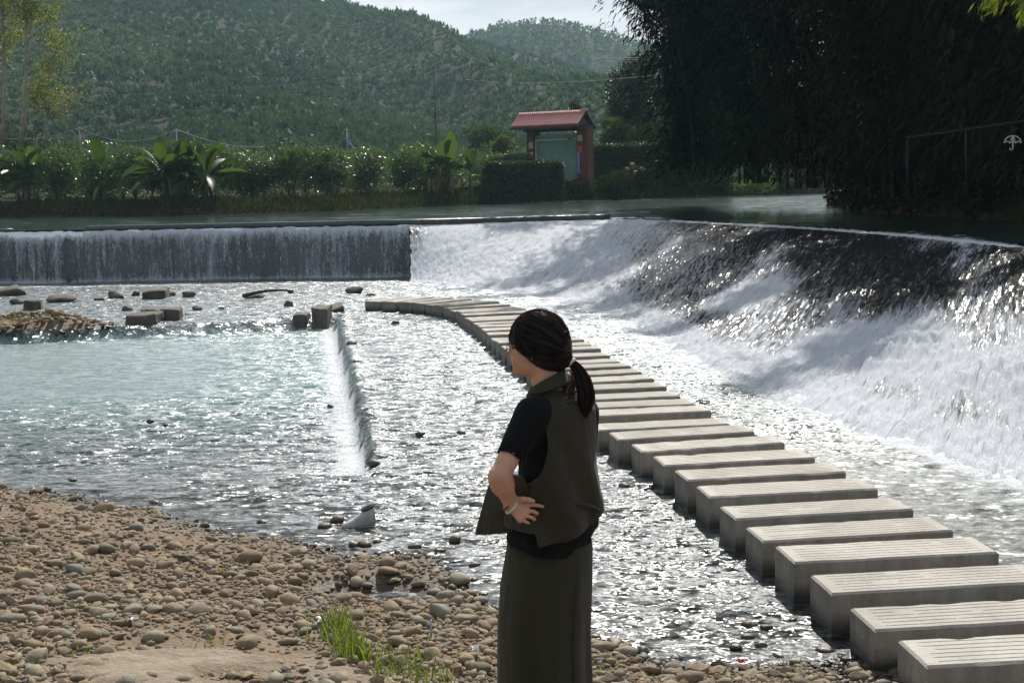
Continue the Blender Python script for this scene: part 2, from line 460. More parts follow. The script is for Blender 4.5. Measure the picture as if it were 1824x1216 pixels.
# water humps up as it slips between the stepping blocks and over the sill
wz += 0.02 * np.exp(-((d_step - 0.12) / 0.12) ** 2) * in_step * (0.6 + 0.8 * np.abs(vnoise(wy * 5.0, wx * 0.5)))
foam = 0.68 * np.exp(-np.maximum(0, -d_step - 0.15) / 0.75) * (d_step < 0.02) * in_step
foam = np.maximum(foam, 0.44 * sstep(0.0, 0.06, 0.08 - np.abs(d_step + 0.02)) * in_step)
foam = np.maximum(foam, 0.80 * np.exp(-d_toe / 0.9))
foam = np.maximum(foam, 0.75 * np.exp(-d_fall / 0.30) * (wx < -2.2))
foam = np.maximum(foam, 0.52 * rap)
race = sstep(1.2, 0.3, np.abs(wx + 0.9 - (wy - 24) * 0.15)) * sstep(24.5, 26.5, wy) * sstep(34, 30, wy)
foam = np.maximum(foam, 0.47 * np.exp(-np.maximum(0, d_toe - 0.4) / 2.2) * sstep(20.0, 25.0, wy))
foam = np.maximum(foam, 0.40 * np.exp(-d_toe / 1.1))
foam = np.maximum(foam, (0.30 + 0.05 * fbm(wx * 0.6, wy * 0.4, 2.0, 3)) * rough)
milk = np.clip(0.05 + 0.50 * pm * sstep(12.5, 17.0, wy) + 0.10 * sstep(8, 16, wy) + 0.35 * np.exp(-d_toe / 2.0) * sstep(11, 16, wy), 0, 0.85) * sstep(0.2, -1.5, shore_s(wx, wy))
P = np.stack([wx, wy, wz], -1)
M_RIVER = make_river_mat()
water = add('river_water', grid_mesh('river_water', P, True, {'foam': foam, 'milk': milk, 'calm': calm}), M_RIVER)
tag(water, 'shallow rippling stream below the weir', kind='structure')

# ------------------------------------------------------------------ weir: wall, apron, beams and the water on them
M_WEIR = mat_plain('wet_weir_concrete', (0.028, 0.031, 0.031), 0.55, 0.4, 3.0, 0.04)
M_BEAM = mat_plain('crest_beam_wet', (0.045, 0.060, 0.056), 0.28, 0.35, 5.0, 0.01, 0.5)
weir = thing('weir', 'long concrete weir across the river with a sheer drop and a curved apron', 'weir', (0, 35, 0))
ROOT = np.array([0, 35, 0.0])
cl = resample(CREST_L, 40)
wallP = np.stack([np.stack([np.r_[p, z] + np.array([0, 0.10, 0]) for z in (-0.6, 0.4, 1.0, 1.40)]) for p in cl])
top = np.stack([np.stack([np.r_[p, 1.40] + np.array([0, o, 0]) for o in (0.10, 0.5, 0.9)]) for p in cl])
capP = np.concatenate([wallP, top[:, 1:], (top[:, 2:] * 1.0) - np.array([0, 0, 1.2])], 1)
add('drop_wall', grid_mesh('drop_wall', capP - ROOT, False), M_WEIR, weir)
# apron concrete just under the water
NS, NTT = 90, 24
tt = np.linspace(0, 1, NTT)
def apron_z(t): return 1.44 - 1.44 * (0.30 * t + 0.70 * (t * t * (3 - 2 * t)) ** 0.9)
AP = CREST_R[:, None] * (1 - tt)[None, :, None] + TOE_R[:, None] * tt[None, :, None]
AP3 = np.concatenate([AP, np.broadcast_to((apron_z(tt) - 0.10)[None, :, None], (NS, NTT, 1))], -1)
add('apron', grid_mesh('apron', AP3 - ROOT, True), M_WEIR, weir)
def beam(px0, px1, label, r=0.10, z=1.50):
    full = np.vstack([CREST_L, CREST_R[1:]])
    xs = []
    fine = resample(full, 600)
    ppx = CX + fine[:, 0] / fine[:, 1] * F_PX
    sel = fine[(ppx >= px0) & (ppx <= px1)]
    pts = np.c_[sel[::6], np.full(len(sel[::6]), z)]
    pts[:, 1] += 0.04
    pts[:, 2] += 0.008 * vnoise(pts[:, 0] * 0.7, 0 * pts[:, 0])
    b = MB().tube(pts - ROOT, r, 12).build('crest_beam', M_BEAM, weir, True)
    b['label'] = label
beam(-390, 38, 'short brownish beam at the far end of the sheer drop', 0.07, 1.47)
beam(160, 1108, 'long dark rounded beam along the crest')
beam(1152, 1208, 'short dark stub of beam at the bend of the crest', 0.06, 1.46)

# curtain of falling water, two layers
M_CURTAIN = make_curtain_mat()
NC, NZ = 900, 26
for layer in range(2):
    cl = resample(CREST_L, NC)
    q = np.linspace(0, 1, NZ)
    u = np.linspace(0, np.linalg.norm(np.diff(CREST_L, axis=0), axis=1).sum(), NC)
    out = 0.05 + 0.10 * layer + (0.10 + 0.06 * layer) * np.sqrt(q)[None] + 0.05 * fbm(u[:, None] * 3.0, q[None] * 1.0, layer * 5.0, 4)
    x = cl[:, 0][:, None] + 0 * q[None] + 0.015 * fbm(u[:, None] * 9, q[None] * 3, 2, 2)
    y = cl[:, 1][:, None] - out
    z = 1.44 - 1.50 * q[None] + 0 * u[:, None]
    z[:, 0] += 0.02 * vnoise(u * 6, 0 * u)
    uv = np.stack([u[:, None] + 0 * q[None] + 40 * layer, (q * 1.5)[None] + 0 * u[:, None]], -1)
    gap = np.exp(-((u[:, None] - np.interp(-12.75, cl[:, 0], u)) / 0.09) ** 2)
    fo = 0.487 + 0.30 * np.exp(-q / 0.10)[None] + 0.22 * np.exp(-(1 - q) / 0.05)[None] - 0.02 * layer + 0 * u[:, None] - 0.22 * gap * (q[None] > 0.12) + 0.025 * vnoise(u * 0.7, 0 * u)[:, None]
    c = add('waterfall_sheet', grid_mesh('waterfall_sheet', np.stack([x, y, z], -1), True, {'foam': fo}, uv.reshape(-1, 2), True), M_CURTAIN)
    tag(c, 'curtain of water falling straight down the sheer drop', group='falling water sheets', kind='structure')

# white water on the apron
M_CASCADE = make_cascade_mat()
NU, NV = 720, 205
cr = resample(CREST_R, NU); tr_ = resample(TOE_R, NU)
# match the two lines by survey order, not by length
k = np.linspace(0, 89, NU)
cr = np.stack([np.interp(k, np.arange(90), CREST_R[:, j]) for j in (0, 1)], 1)
tr_ = np.stack([np.interp(k, np.arange(90), TOE_R[:, j]) for j in (0, 1)], 1)
q = np.linspace(-0.10, 1.10, NV)
XY = cr[:, None] * (1 - q)[None, :, None] + tr_[:, None] * q[None, :, None]
XY[..., 0] += 0.06 * fbm(q * 7.0, 0 * q, 5.0, 3)[None] * np.exp(-np.arange(NU) / 14.0)[:, None]
len_u = np.r_[0, np.cumsum(np.linalg.norm(np.diff((cr + tr_) / 2, axis=0), axis=1))]
run = np.linalg.norm(tr_ - cr, axis=1)
qq = np.clip(q, 0, 1)
Z = np.broadcast_to(apron_z(qq)[None], (NU, NV)).copy()
Z += (q < 0)[None] * 0.03
Z -= np.where(q > 1, (q - 1) * 1.2, 0)[None]
U = len_u[:, None] + 0 * q[None]; V = run[:, None] * q[None]
pxs = CX + cr[:, 0] / cr[:, 1] * F_PX
bright = sstep(1250, 1050, pxs)[:, None]
fo = 0.36 + 0.095 * sstep(0.05, 0.65, q)[None] + bright * (0.34 - 0.12 * sstep(0.0, 0.5, q)[None]) + 0.30 * sstep(0.80, 1.0, q)[None]
fo = fo - 0.17 * sstep(800, 735, pxs)[:, None] * sstep(0.02, 0.12, q)[None] * sstep(1.0, 0.8, q)[None]
fo = fo + 0.10 * fbm(U * 0.45, V * 0.35, 3.0, 3) + 0.30 * np.exp(-((q[None] - 0.012) / 0.016) ** 2) + 0.10 * sstep(0.65, 0.95, k[:, None] / 89) * sstep(0.25, 0.7, q)[None]
h = fbm(U * 2.6, V * 0.75, 0.0, 4) * 0.5 + np.abs(fbm(U * 6.0, V * 1.8, 4.0, 3)) * 0.7
amp = (0.010 + 0.034 * sstep(0.05, 0.7, q))[None] * (0.5 + 0.9 * sstep(0.3, 0.7, fo))
Z = Z + amp * h + (0.004 + 0.012 * sstep(0.1, 0.7, q))[None] * fbm(U * 13.0, V * 5.0, 11.0, 2)
# plume where the flow jumps near the far right of the apron
for a, b, hgt, ru, rv in ((1600, 600, 0.16, 0.45, 0.9), (1785, 640, 0.13, 0.4, 0.8), (1440, 700, 0.06, 0.5, 0.5), (1330, 520, 0.05, 0.6, 0.9), (1480, 580, 0.05, 0.5, 0.7)):
    g = gp(a, b, 0.55)
    e = np.exp(-(((XY[..., 0] - g[0]) / ru) ** 2 + ((XY[..., 1] - g[1]) / rv) ** 2))
    Z += hgt * e * (0.55 + 0.6 * np.abs(fbm(U * 5, V * 2.2, 7, 3))); fo = fo + 0.30 * e
uv = np.stack([U, V], -1).reshape(-1, 2)
P = np.concatenate([XY, Z[..., None]], -1)
casc = add('cascade_water', grid_mesh('cascade_water', P, True, {'foam': np.clip(fo, 0, 1)}, uv), M_CASCADE)
tag(casc, 'broken white water sliding down the curved sloping apron', kind='structure')

# spray thrown up along the apron and at the foot of the falls: far too many drops to count
def spray(n, seed):
    r = np.random.default_rng(seed)
    i = r.integers(0, NU, n); j = np.clip((r.beta(3.0, 1.3, n) * NV * 0.93).astype(int), 0, NV - 1)
    w = np.clip(fo, 0, 1)[i, j]
    keep = r.random(n) < w ** 2
    c = P[i, j][keep]; m = len(c)
    c = c + np.c_[r.normal(0, 0.04, m), r.normal(0, 0.06, m), np.abs(r.normal(0, 0.045, m)) * (0.4 + 1.6 * r.random(m) ** 2)]
    return c
sp = spray(52000, 3)
tri = RNG.normal(0, 1, (len(sp), 4, 3)); tri /= np.linalg.norm(tri, axis=2)[..., None]
size = (0.003 + 0.006 * RNG.random(len(sp)) ** 2)[:, None, None]
vv = (sp[:, None] + tri * size).reshape(-1, 3)
b = np.arange(len(sp))[:, None] * 4
ff = np.concatenate([b + np.array([[0, 1, 2]]), b + np.array([[0, 2, 3]]), b + np.array([[0, 3, 1]]), b + np.array([[1, 3, 2]])]).astype(int)
M_SPRAY = NT('spray_drops'); M_SPRAY = M_SPRAY.done(principled(M_SPRAY, (0.82, 0.85, 0.9), 0.5))
tag(add('spray', mesh_data('spray', vv, ff, True), M_SPRAY), 'fine white spray flying off the apron', kind='stuff')

# ------------------------------------------------------------------ upstream water and banks
BANK = np.array([[-120, 95], [-60, 76], [-26.4, 65.7], [-16, 59.9], [-8.5, 62.7], [-1.7, 80.3], [5.7, 90.5], [22.6, 99.9], [60, 118], [140, 140]])
RBANK = np.array([[13.5, 6], [13.0, 14], [11.9, 22], [10.7, 30], [10.7, 38], [12.6, 50], [22, 75], [45, 96], [80, 110]])
M_UP = make_upstream_mat()
full = resample(np.vstack([[[-30, 36.5]], CREST_L[1:], CREST_R[1:], [[14, 9]]]), 60)
nb = 60
fb = np.stack([np.linspace(-75, 75, nb), np.full(nb, 128.0)], 1)
qs = np.linspace(0, 1, 90) ** 1.7
UP = full[:, None] * (1 - qs)[None, :, None] + fb[:, None] * qs[None, :, None]
UP[:, :, 1] += 0.06
up = add('upstream_water', grid_mesh('upstream_water', np.concatenate([UP, np.full((60, 90, 1), 1.475)], -1)), M_UP)
tag(up, 'still dark green river above the weir', kind='structure')

def bank_low(x): return np.interp(x, [-6, 0, 4], [0.42, 0.6, 1.0])
def bank_sheet(name, line, side, depth, prof, mat, label, n=160, noise=0.25, low=None):
    p = resample(line, n)
    t = np.gradient(p, axis=0); t /= np.linalg.norm(t, axis=1)[:, None]
    nr = np.c_[-t[:, 1], t[:, 0]] * side
    ds = np.array([a for a, _ in prof]); zs = np.array([b for _, b in prof])
    G = p[:, None] + nr[:, None] * ds[None, :, None]
    z = np.broadcast_to(zs[None], (n, len(ds))).copy()
    if low is not None: z = np.where(z > 1.5, 1.5 + (z - 1.5) * low(G[..., 0]), z)
    z = z + noise * fbm(G[..., 0] * 0.5, G[..., 1] * 0.5, 1.0, 4) * sstep(-0.5, 2.0, ds)[None]
    o = add(name, grid_mesh(name, np.concatenate([G, z[..., None]], -1), True, None, None, side > 0), mat)
    return tag(o, label, kind='structure')
s = NT('bank_soil'); v = s.coord()
M_BANK = s.done(s.n('BsdfDiffuse', {'Color': s.ramp(s.noise(v, 1.5, 6), [(0.3, (0.026, 0.030, 0.013)), (0.6, (0.055, 0.052, 0.026)), (0.75, (0.12, 0.085, 0.05))]), 'Normal': s.bump(s.noise(v, 6, 5), 0.15)}))
bank_sheet('far_bank', BANK, 1, 0, [(-2, 0.3), (-0.4, 1.2), (0.1, 1.55), (0.6, 2.1), (1.2, 2.5), (3, 2.8), (8, 3.0), (20, 3.1), (60, 3.4)], M_BANK, 'earthy far river bank under the orchard', low=bank_low, noise=0.15)
bank_sheet('near_bank', RBANK, -1, 0, [(-1.5, 0.2), (-0.3, 1.2), (0.1, 1.6), (0.8, 2.2), (2, 2.7), (6, 3.2), (20, 4.0), (60, 5)], M_BANK, 'dark shaded river bank under the bamboo')
G = np.array([[-2500, -2500, -1.2], [2500, -2500, -1.2], [2500, 2500, -1.2], [-2500, 2500, -1.2]])
tag(add('ground', mesh_data('ground', G, np.array([[0, 1, 2, 3]]), False), M_BANK), 'wide valley floor beyond the river', kind='structure')

# ------------------------------------------------------------------ hills
def lerp_tab(x, xs, ys): return np.interp(x, xs, ys)
def hill_z(x, y):
    # near hill: skyline heights where the ridge stands, falling toward the river
    top = np.interp(x, [-420, -260, -165, -110, -52, -23, -8, 12, 30, 60, 120, 260], [70, 82, 82, 74, 60, 52, 47, 42, 36, 26, 18, 14])
    foot = np.interp(x, [-200, -60, 0, 60, 200], [128, 135, 146, 156, 170])
    t = np.clip((y - foot) / (400 - foot), 0, 1.35)
    prof = np.where(t < 1, (0.25 * t + 0.75 * t ** 1.25), 1 - (t - 1) * 1.2)
    z = 3.0 + (top - 3) * prof
    z = z + sstep(0.0, 0.3, t) * (8.0 * fbm(x * 0.014 + 3, y * 0.008, 2.0, 2) + 1.5 * fbm(x * 0.04, y * 0.04, 5.0, 3)) * (1 - 0.95 * sstep(0.45, 0.92, t))
    # a low spur dropping toward the river left of centre, with a hollow behind
    z = z - 2.6 * sstep(125, 98, y)
    z = z + 4.0 * np.exp(-((x + 34 - (y - 150) * 0.10) / 16) ** 2 - ((y - 170) / 38) ** 2)
    z = z + 9.0 * np.exp(-((x + 10 + (y - 300) * 0.32) / 15) ** 2) * sstep(170, 230, y) * sstep(400, 330, y)
    return z
def hill2_z(x, y):
    top = np.interp(x, [-60, -25, -10, 0, 14, 28, 42, 60, 90, 150, 300], [50, 68, 74, 77, 78, 76, 71, 66, 56, 40, 30])
    t = np.clip((y - 430) / 170, 0, 1.5)
    return np.where(t < 1, 8 + (top - 8) * (0.3 * t + 0.7 * t * t * (3 - 2 * t)), top * (1 - (t - 1) * 0.8)) + 2.5 * fbm(x * 0.03, y * 0.03, 9.0, 3) * sstep(0, 0.3, t)
def make_hill_mat():
    s = NT('hill_soil'); v = s.coord()
    c = s.ramp(s.noise(v, 0.05, 6, 0.6), [(0.3, (0.014, 0.022, 0.010)), (0.6, (0.026, 0.034, 0.016)), (0.80, (0.05, 0.045, 0.026))])
    return s.done(principled(s, c, 0.95, None, 0.1))
M_HILL = make_hill_mat()
hx = np.linspace(-330, 230, 140); hy = np.linspace(96, 520, 120)
HX, HY = np.meshgrid(hx, hy, indexing='ij')
tag(add('hill', grid_mesh('hill', np.stack([HX, HY, hill_z(HX, HY)], -1)), M_HILL), 'green orchard hillside rising behind the far bank', kind='structure')
hx = np.linspace(-110, 260, 110); hy = np.linspace(430, 690, 60)
HX, HY = np.meshgrid(hx, hy, indexing='ij')
tag(add('hill', grid_mesh('hill_beyond', np.stack([HX, HY, hill2_z(HX, HY)], -1)), M_HILL), 'lower wooded ridge showing behind the hillside', kind='structure')

# ------------------------------------------------------------------ leaves
def leaf_mesh(name, c, d, length, width, tint, fold=0.25, seed=1, single=False):
    """one folded rhombus per leaf: c centres (n,3), d directions (n,3)"""
    r = np.random.default_rng(seed); n = len(c)
    d = d / (np.linalg.norm(d, axis=1)[:, None] + 1e-9)
    a = np.cross(d, r.normal(0, 1, (n, 3))); a /= np.linalg.norm(a, axis=1)[:, None] + 1e-9
    nn = np.cross(d, a)
    L = np.broadcast_to(np.asarray(length, float), (n,))[:, None]; Wd = np.broadcast_to(np.asarray(width, float), (n,))[:, None]
    if single:
        v = np.stack([c - d * L * 0.5 + a * Wd * 0.5, c - d * L * 0.5 - a * Wd * 0.5, c + d * L * 0.5], 1)
        return v.reshape(-1, 3), np.arange(3 * n).reshape(-1, 3), np.repeat(np.clip(tint, 0, 1), 3)
    v = np.stack([c - d * L * 0.5, c + a * Wd * 0.5 + nn * Wd * fold - d * L * 0.05, c + d * L * 0.5, c - a * Wd * 0.5 + nn * Wd * fold - d * L * 0.05], 1)
    b = np.arange(n)[:, None] * 4
    f = np.concatenate([b + np.array([[0, 1, 2]]), b + np.array([[0, 2, 3]])])
    t = np.repeat(np.clip(tint, 0, 1), 4)
    return v.reshape(-1, 3), f, t
def leaves(name, c, d, length, width, tint, mat, parent=None, origin=(0, 0, 0), seed=1, fold=0.25, single=False):
    v, f, t = leaf_mesh(name, c, d, length, width, tint, fold, seed, single)
    return add(name, mesh_data(name, v - np.asarray(origin), f, False, {'tint': t}), mat, parent)
def blob_points(r, n, radii, lumps=7, shell=0.55):
    """points through the volume of a lumpy crown, denser near its skin"""
    lc = r.normal(0, 1, (lumps, 3)); lc /= np.linalg.norm(lc, axis=1)[:, None]; lc *= r.uniform(0.25, 0.62, lumps)[:, None]
    lr = r.uniform(0.38, 0.62, lumps)
    k = r.integers(0, lumps, n)
    u = r.normal(0, 1, (n, 3)); u /= np.linalg.norm(u, axis=1)[:, None]
    rad = lr[k] * (shell + (1 - shell) * r.random(n)) ** 0.7
    return (lc[k] + u * rad[:, None]) * np.asarray(radii), u

M_ORCHARD = mat_leaf('orchard_leaf', (0.038, 0.074, 0.030), (0.110, 0.165, 0.066), 0.36, 0.36, 0.6)
M_HILLTREE = mat_leaf('hill_tree_leaf', (0.026, 0.060, 0.034), (0.088, 0.150, 0.082), 0.72, 0.22, 0.15)
M_BARK = mat_plain('bark', (0.10, 0.075, 0.05), 0.9, 0.4, 12, 0.02, 0.2)
M_PALEBARK = mat_plain('pale_bark', (0.30, 0.27, 0.22), 0.85, 0.35, 6, 0.01, 0.2)

# the planted hillside: thousands of small trees that read as one mass
def hill_trees(zf, n, xr, yr, seed, spacing, scale, keep=None):
    r = np.random.default_rng(seed)
    yv, xv = [], []
    y = yr[0]
    while y < yr[1]:
        x = np.arange(xr[0], xr[1], spacing * 0.74); xv.append(x + r.normal(0, spacing * 0.2, len(x))); yv.append(np.full(len(x), y) + 14 * fbm(x * 0.018, 0 * x + 3.3, 1.0, 2) + r.normal(0, spacing * 0.13, len(x)))
        y += spacing * (2.05 + 0.25 * math.sin(y * 0.7))
    x = np.concatenate(xv); y = np.concatenate(yv)
    z = zf(x, y)
    u = CX + x / y * F_PX
    k = (u > -420) & (u < 1500)
    if keep is not None: k &= keep(x, y)
    clear = fbm(x * 0.03 + 7, y * 0.03, 4.0, 3) > -0.95
    k &= clear
    x, y, z = x[k], y[k], z[k]
    return np.c_[x, y, z], r
def tree_mass(name, pos, r, nl, size, label, seed, lf=1.0):
    print(name, len(pos), len(pos) * nl * 2)
    T = 8; tpl = []
    for k in range(T):
        c, u = blob_points(r, nl, (1, 1, 0.85), 5)
        d = u * 0.6 + np.array([0, 0, 0.9]) + r.normal(0, 0.5, (nl, 3))
        tpl.append((c + np.array([0, 0, 0.8]), d))
    C, D, S, TT = [], [], [], []
    which = r.integers(0, T, len(pos)); sc = size * r.lognormal(0, 0.22, len(pos)); big = fbm(pos[:, 0] * 0.02, pos[:, 1] * 0.02, 1.0, 3)
    sc *= (1 + 0.25 * big)
    for k in range(T):
        p = pos[which == k]; s = sc[which == k]
        C.append((p[:, None] + tpl[k][0][None] * s[:, None, None]).reshape(-1, 3)); D.append(np.broadcast_to(tpl[k][1][None], (len(p), nl, 3)).reshape(-1, 3))
        S.append(np.repeat(s, nl)); TT.append((np.repeat(0.35 * r.random(len(p)) + 0.42 + 0.55 * fbm(p[:, 0] * 0.022, p[:, 1] * 0.012, 7.0, 2), nl) + 0.3 * (r.random(len(p) * nl) - 0.5)))
    C = np.concatenate(C); D = np.concatenate(D); S = lf * np.concatenate(S); TT = np.concatenate(TT)
    return tag(leaves(name, C, D, S * 0.62, S * 0.36, TT, M_HILLTREE, seed=seed, single=True), label, kind='stuff')
pos, r = hill_trees(hill_z, 0, (-150, 90), (122, 405), 11, 2.5, 1)
tree_mass('forest', pos, r, 38, 1.38, 'planted orchard trees covering the hillside', 5, 0.9)
pos, r = hill_trees(hill2_z, 0, (-30, 110), (470, 612), 12, 3.3, 1)
tree_mass('forest', pos, r, 16, 2.2, 'trees covering the ridge beyond', 6)
# brushy scrub at the foot of the hill, taller and darker
r = np.random.default_rng(31)
n = 900
x = r.uniform(-62, 62, n); y = r.uniform(112, 175, n)
pos = np.c_[x, y, hill_z(x, y)]
tree_mass('undergrowth', pos, r, 130, 1.35, 'dark brush and saplings at the foot of the hillside', 8, 0.42)

# ------------------------------------------------------------------ orchard bushes along the far bank
def far_ground(x, y):
    d = dist_poly(np.array([x]), np.array([y]), BANK)[0]
    return 1.5 + (float(np.interp(d, [0, 0.6, 1.2, 3, 8, 20], [1.6, 2.1, 2.5, 2.75, 2.95, 3.1])) - 1.5) * float(bank_low(x))
ORD = ['first', 'second', 'third', 'fourth', 'fifth', 'sixth', 'seventh', 'eighth', 'ninth', 'tenth', 'eleventh', 'twelfth', 'thirteenth', 'fourteenth', 'fifteenth', 'sixteenth', 'seventeenth', 'eighteenth', 'nineteenth', 'twentieth']
def bush(name, label, cat, p, radii, nl, leaf, mat, group, seed, trunk=True, lift=0.0, shell=0.55, droop=0.0):
    r = np.random.default_rng(seed)
    root = thing(name, label, cat, tuple(p), 0, group)
    c, u = blob_points(r, nl, radii, 11, shell)
    c[:, 2] += radii[2] * 0.92 + lift
    c = c[c[:, 2] > 0.05]; u = u[:len(c)]
    d = u + np.array([0, 0, 0.5 - droop]) + r.normal(0, 0.6, (len(c), 3))
    leaves('crown', c, d, leaf * r.uniform(0.7, 1.3, len(c)), leaf * 0.5, r.random(len(c)), mat, root, seed=seed, single=True)
    if trunk:
        m = MB()
        hgt = radii[2] * 0.9 + lift
        for k in range(3):
            a = r.uniform(0, 6.28); e = np.array([math.cos(a), math.sin(a)]) * radii[0] * 0.35
            m.tube([[0.05 * math.cos(a), 0.05 * math.sin(a), -0.3], [e[0] * 0.3, e[1] * 0.3, hgt * 0.5], [e[0], e[1], hgt * 1.1]], [0.07, 0.05, 0.02], 6)
        m.build('trunk', M_BARK, root, True)
    return root
spots = np.linspace(-20, 868, 14)
for i, px in enumerate(spots):
    Y = np.interp(px, [0, 300, 600, 700, 860], [68.5, 63.5, 67, 73, 83.5])
    x = (px - CX) / F_PX * Y * 1.0
    g = far_ground(x, Y)
    topz = vp(px, 258 + 6 * math.sin(i * 2.1), Y)[2]
    hz = (topz - g) / 1.75
    bush('orchard_tree', 'dark glossy orchard tree on the far bank, %s from the frame edge toward the gatehouse' % ORD[i], 'tree', (x, Y, g), (1.75, 1.5, hz), 4200, 0.17, M_ORCHARD, 'orchard trees along the far bank', 100 + i)
# second row closing the gaps behind
for i, px in enumerate(np.linspace(10, 880, 9)):
    Y = np.interp(px, [0, 300, 600, 700, 860], [74, 70, 74, 80, 90])
    x = (px - CX) / F_PX * Y
    g = 2.2
    hz = (vp(px, 254 + 5 * math.sin(i * 1.7), Y)[2] - g) / 1.75
    bush('orchard_tree', 'back-row orchard tree, %s from the frame edge, half hidden by the front row' % ORD[i], 'tree', (x, Y, g), (2.4, 1.5, hz), 2600, 0.2, M_ORCHARD, 'orchard trees in the back row', 140 + i)

# low weeds along the water's edge of the far bank
r = np.random.default_rng(55)
bl = resample(BANK[1:9], 4000)
k = r.integers(0, 4000, 26000)
tq = np.gradient(bl, axis=0); tq /= np.linalg.norm(tq, axis=1)[:, None]
off = r.uniform(-0.1, 2.2, len(k))
xy = bl[k] + np.c_[-tq[k, 1], tq[k, 0]] * off[:, None]
z = np.interp(off, [-0.1, 0.1, 0.6, 1.2, 3], [1.45, 1.55, 2.1, 2.5, 2.8]); z = np.where(z > 1.5, 1.5 + (z - 1.5) * bank_low(xy[:, 0]), z) + 0.12 + r.random(len(k)) * 0.45 * (0.5 + 0.5 * vnoise(xy[:, 0] * 0.6, xy[:, 1] * 0.6))
M_WEED = mat_leaf('weed_leaf', (0.020, 0.034, 0.013), (0.070, 0.085, 0.032), 0.7, 0.22, 0.1)
px_ = CX + xy[:, 0] / xy[:, 1] * F_PX
kk = (px_ > -200) & (px_ < 1600)
tag(leaves('weeds', np.c_[xy, z][kk], (np.c_[r.normal(0, .4, (len(k), 2)), np.full(len(k), 1.0)])[kk], 0.4, 0.06, r.random(kk.sum()), M_WEED, seed=3), 'low weeds fringing the far bank', kind='stuff')

# ------------------------------------------------------------------ banana plants
M_BANANA = mat_leaf('banana_leaf', (0.030, 0.062, 0.016), (0.085, 0.135, 0.035), 0.5, 0.3, 0.4)
M_BSTEM = mat_plain('banana_stem', (0.10, 0.11, 0.045), 0.7, 0.4, 5, 0.01)
M_DRYLEAF = mat_plain('dry_banana_leaf', (0.11, 0.085, 0.045), 0.9, 0.4, 6)
def banana_leaf(parent, base, az, el, L, Wd, droop, tint, mat):
    n = 14; t = np.linspace(0, 1, n)
    ang = el - droop * t ** 1.4
    ds = L / (n - 1)
    h = np.r_[0, np.cumsum(np.cos(ang[:-1]) * ds)]; z = np.r_[0, np.cumsum(np.sin(ang[:-1]) * ds)]
    w = Wd * np.clip(np.sin(np.clip((t - 0.10) / 0.9, 0, 1) * math.pi) ** 0.55, 0, 1) * 0.5 + 0.015
    dirx, diry = math.cos(az), math.sin(az)
    sx, sy = -diry, dirx
    V = []
    for s_, zz in ((-1, 0.55), (-0.5, 0.22), (0, 0), (0.5, 0.22), (1, 0.55)):
        jag = 1 - 0.16 * (np.arange(n) % 2) * (abs(s_) == 1)
        V.append(np.stack([base[0] + h * dirx + sx * w * s_ * jag, base[1] + h * diry + sy * w * s_ * jag, base[2] + z + w * zz * 0.9 * abs(s_)], -1))
    Pm = np.stack(V, 1)
    me = grid_mesh('banana_leaf', Pm, True, {'tint': np.full(Pm.shape[0] * Pm.shape[1], tint)})
    return add('leaf', me, mat, parent)
def banana(px, top_py, Y, n_leaf, label, seed, stems=1, spread=0.6, lean=0.0):
    r = np.random.default_rng(seed)
    x = (px - CX) / F_PX * Y
    g = far_ground(x, Y) - 0.05
    H = vp(px, top_py, Y)[2] - g
    root = thing('banana_plant', label, 'banana plant', (x, Y, g), 0, 'banana plants along the far bank')
    for sidx in range(stems):
        a = r.uniform(0, 6.28); o = np.array([math.cos(a), 0.4 * math.sin(a)]) * (spread if sidx else 0)
        hs = H * r.uniform(0.42, 0.52) * (1 if sidx == 0 else r.uniform(0.75, 1.0))
        MB().tube([[o[0], o[1], -0.2], [o[0] * 1.05, o[1], hs * 0.5], [o[0] * 1.12 + lean * 0.1, o[1], hs]], [0.16, 0.12, 0.075], 8).build('pseudostem', M_BSTEM, root, True)
        for q in range(n_leaf):
            az = q * 2.4 + r.uniform(-0.3, 0.3); el = r.uniform(0.65, 1.45) if q < n_leaf * 0.6 else r.uniform(-0.2, 0.6)
            L = H * r.uniform(0.48, 0.68)
            banana_leaf(root, (o[0] * 1.12, o[1], hs - 0.1), az, el, L, L * r.uniform(0.25, 0.33), r.uniform(0.3, 1.3), r.random(), M_BANANA)
        for q in range(2):
            banana_leaf(root, (o[0] * 1.1, o[1], hs * 0.8), r.uniform(0, 6.28), -0.5, H * 0.4, 0.2, 1.0, 0.5, M_DRYLEAF)
    return root
banana(62, 252, 67.0, 8, 'banana plant at the frame edge, nearest the tall pale trunks', 1, 2, 0.9)
banana(197, 243, 64.6, 7, 'slim banana plant with one leaf drooping over the water', 2, 1)
banana(345, 234, 62.6, 11, 'biggest banana clump standing tall over the orchard row', 3, 4, 1.3)
banana(790, 240, 77.0, 8, 'banana clump between the orchard row and the trimmed hedge', 4, 3, 0.8)
banana(845, 262, 77.5, 5, 'small banana plant tucked beside the trimmed hedge', 5, 1)

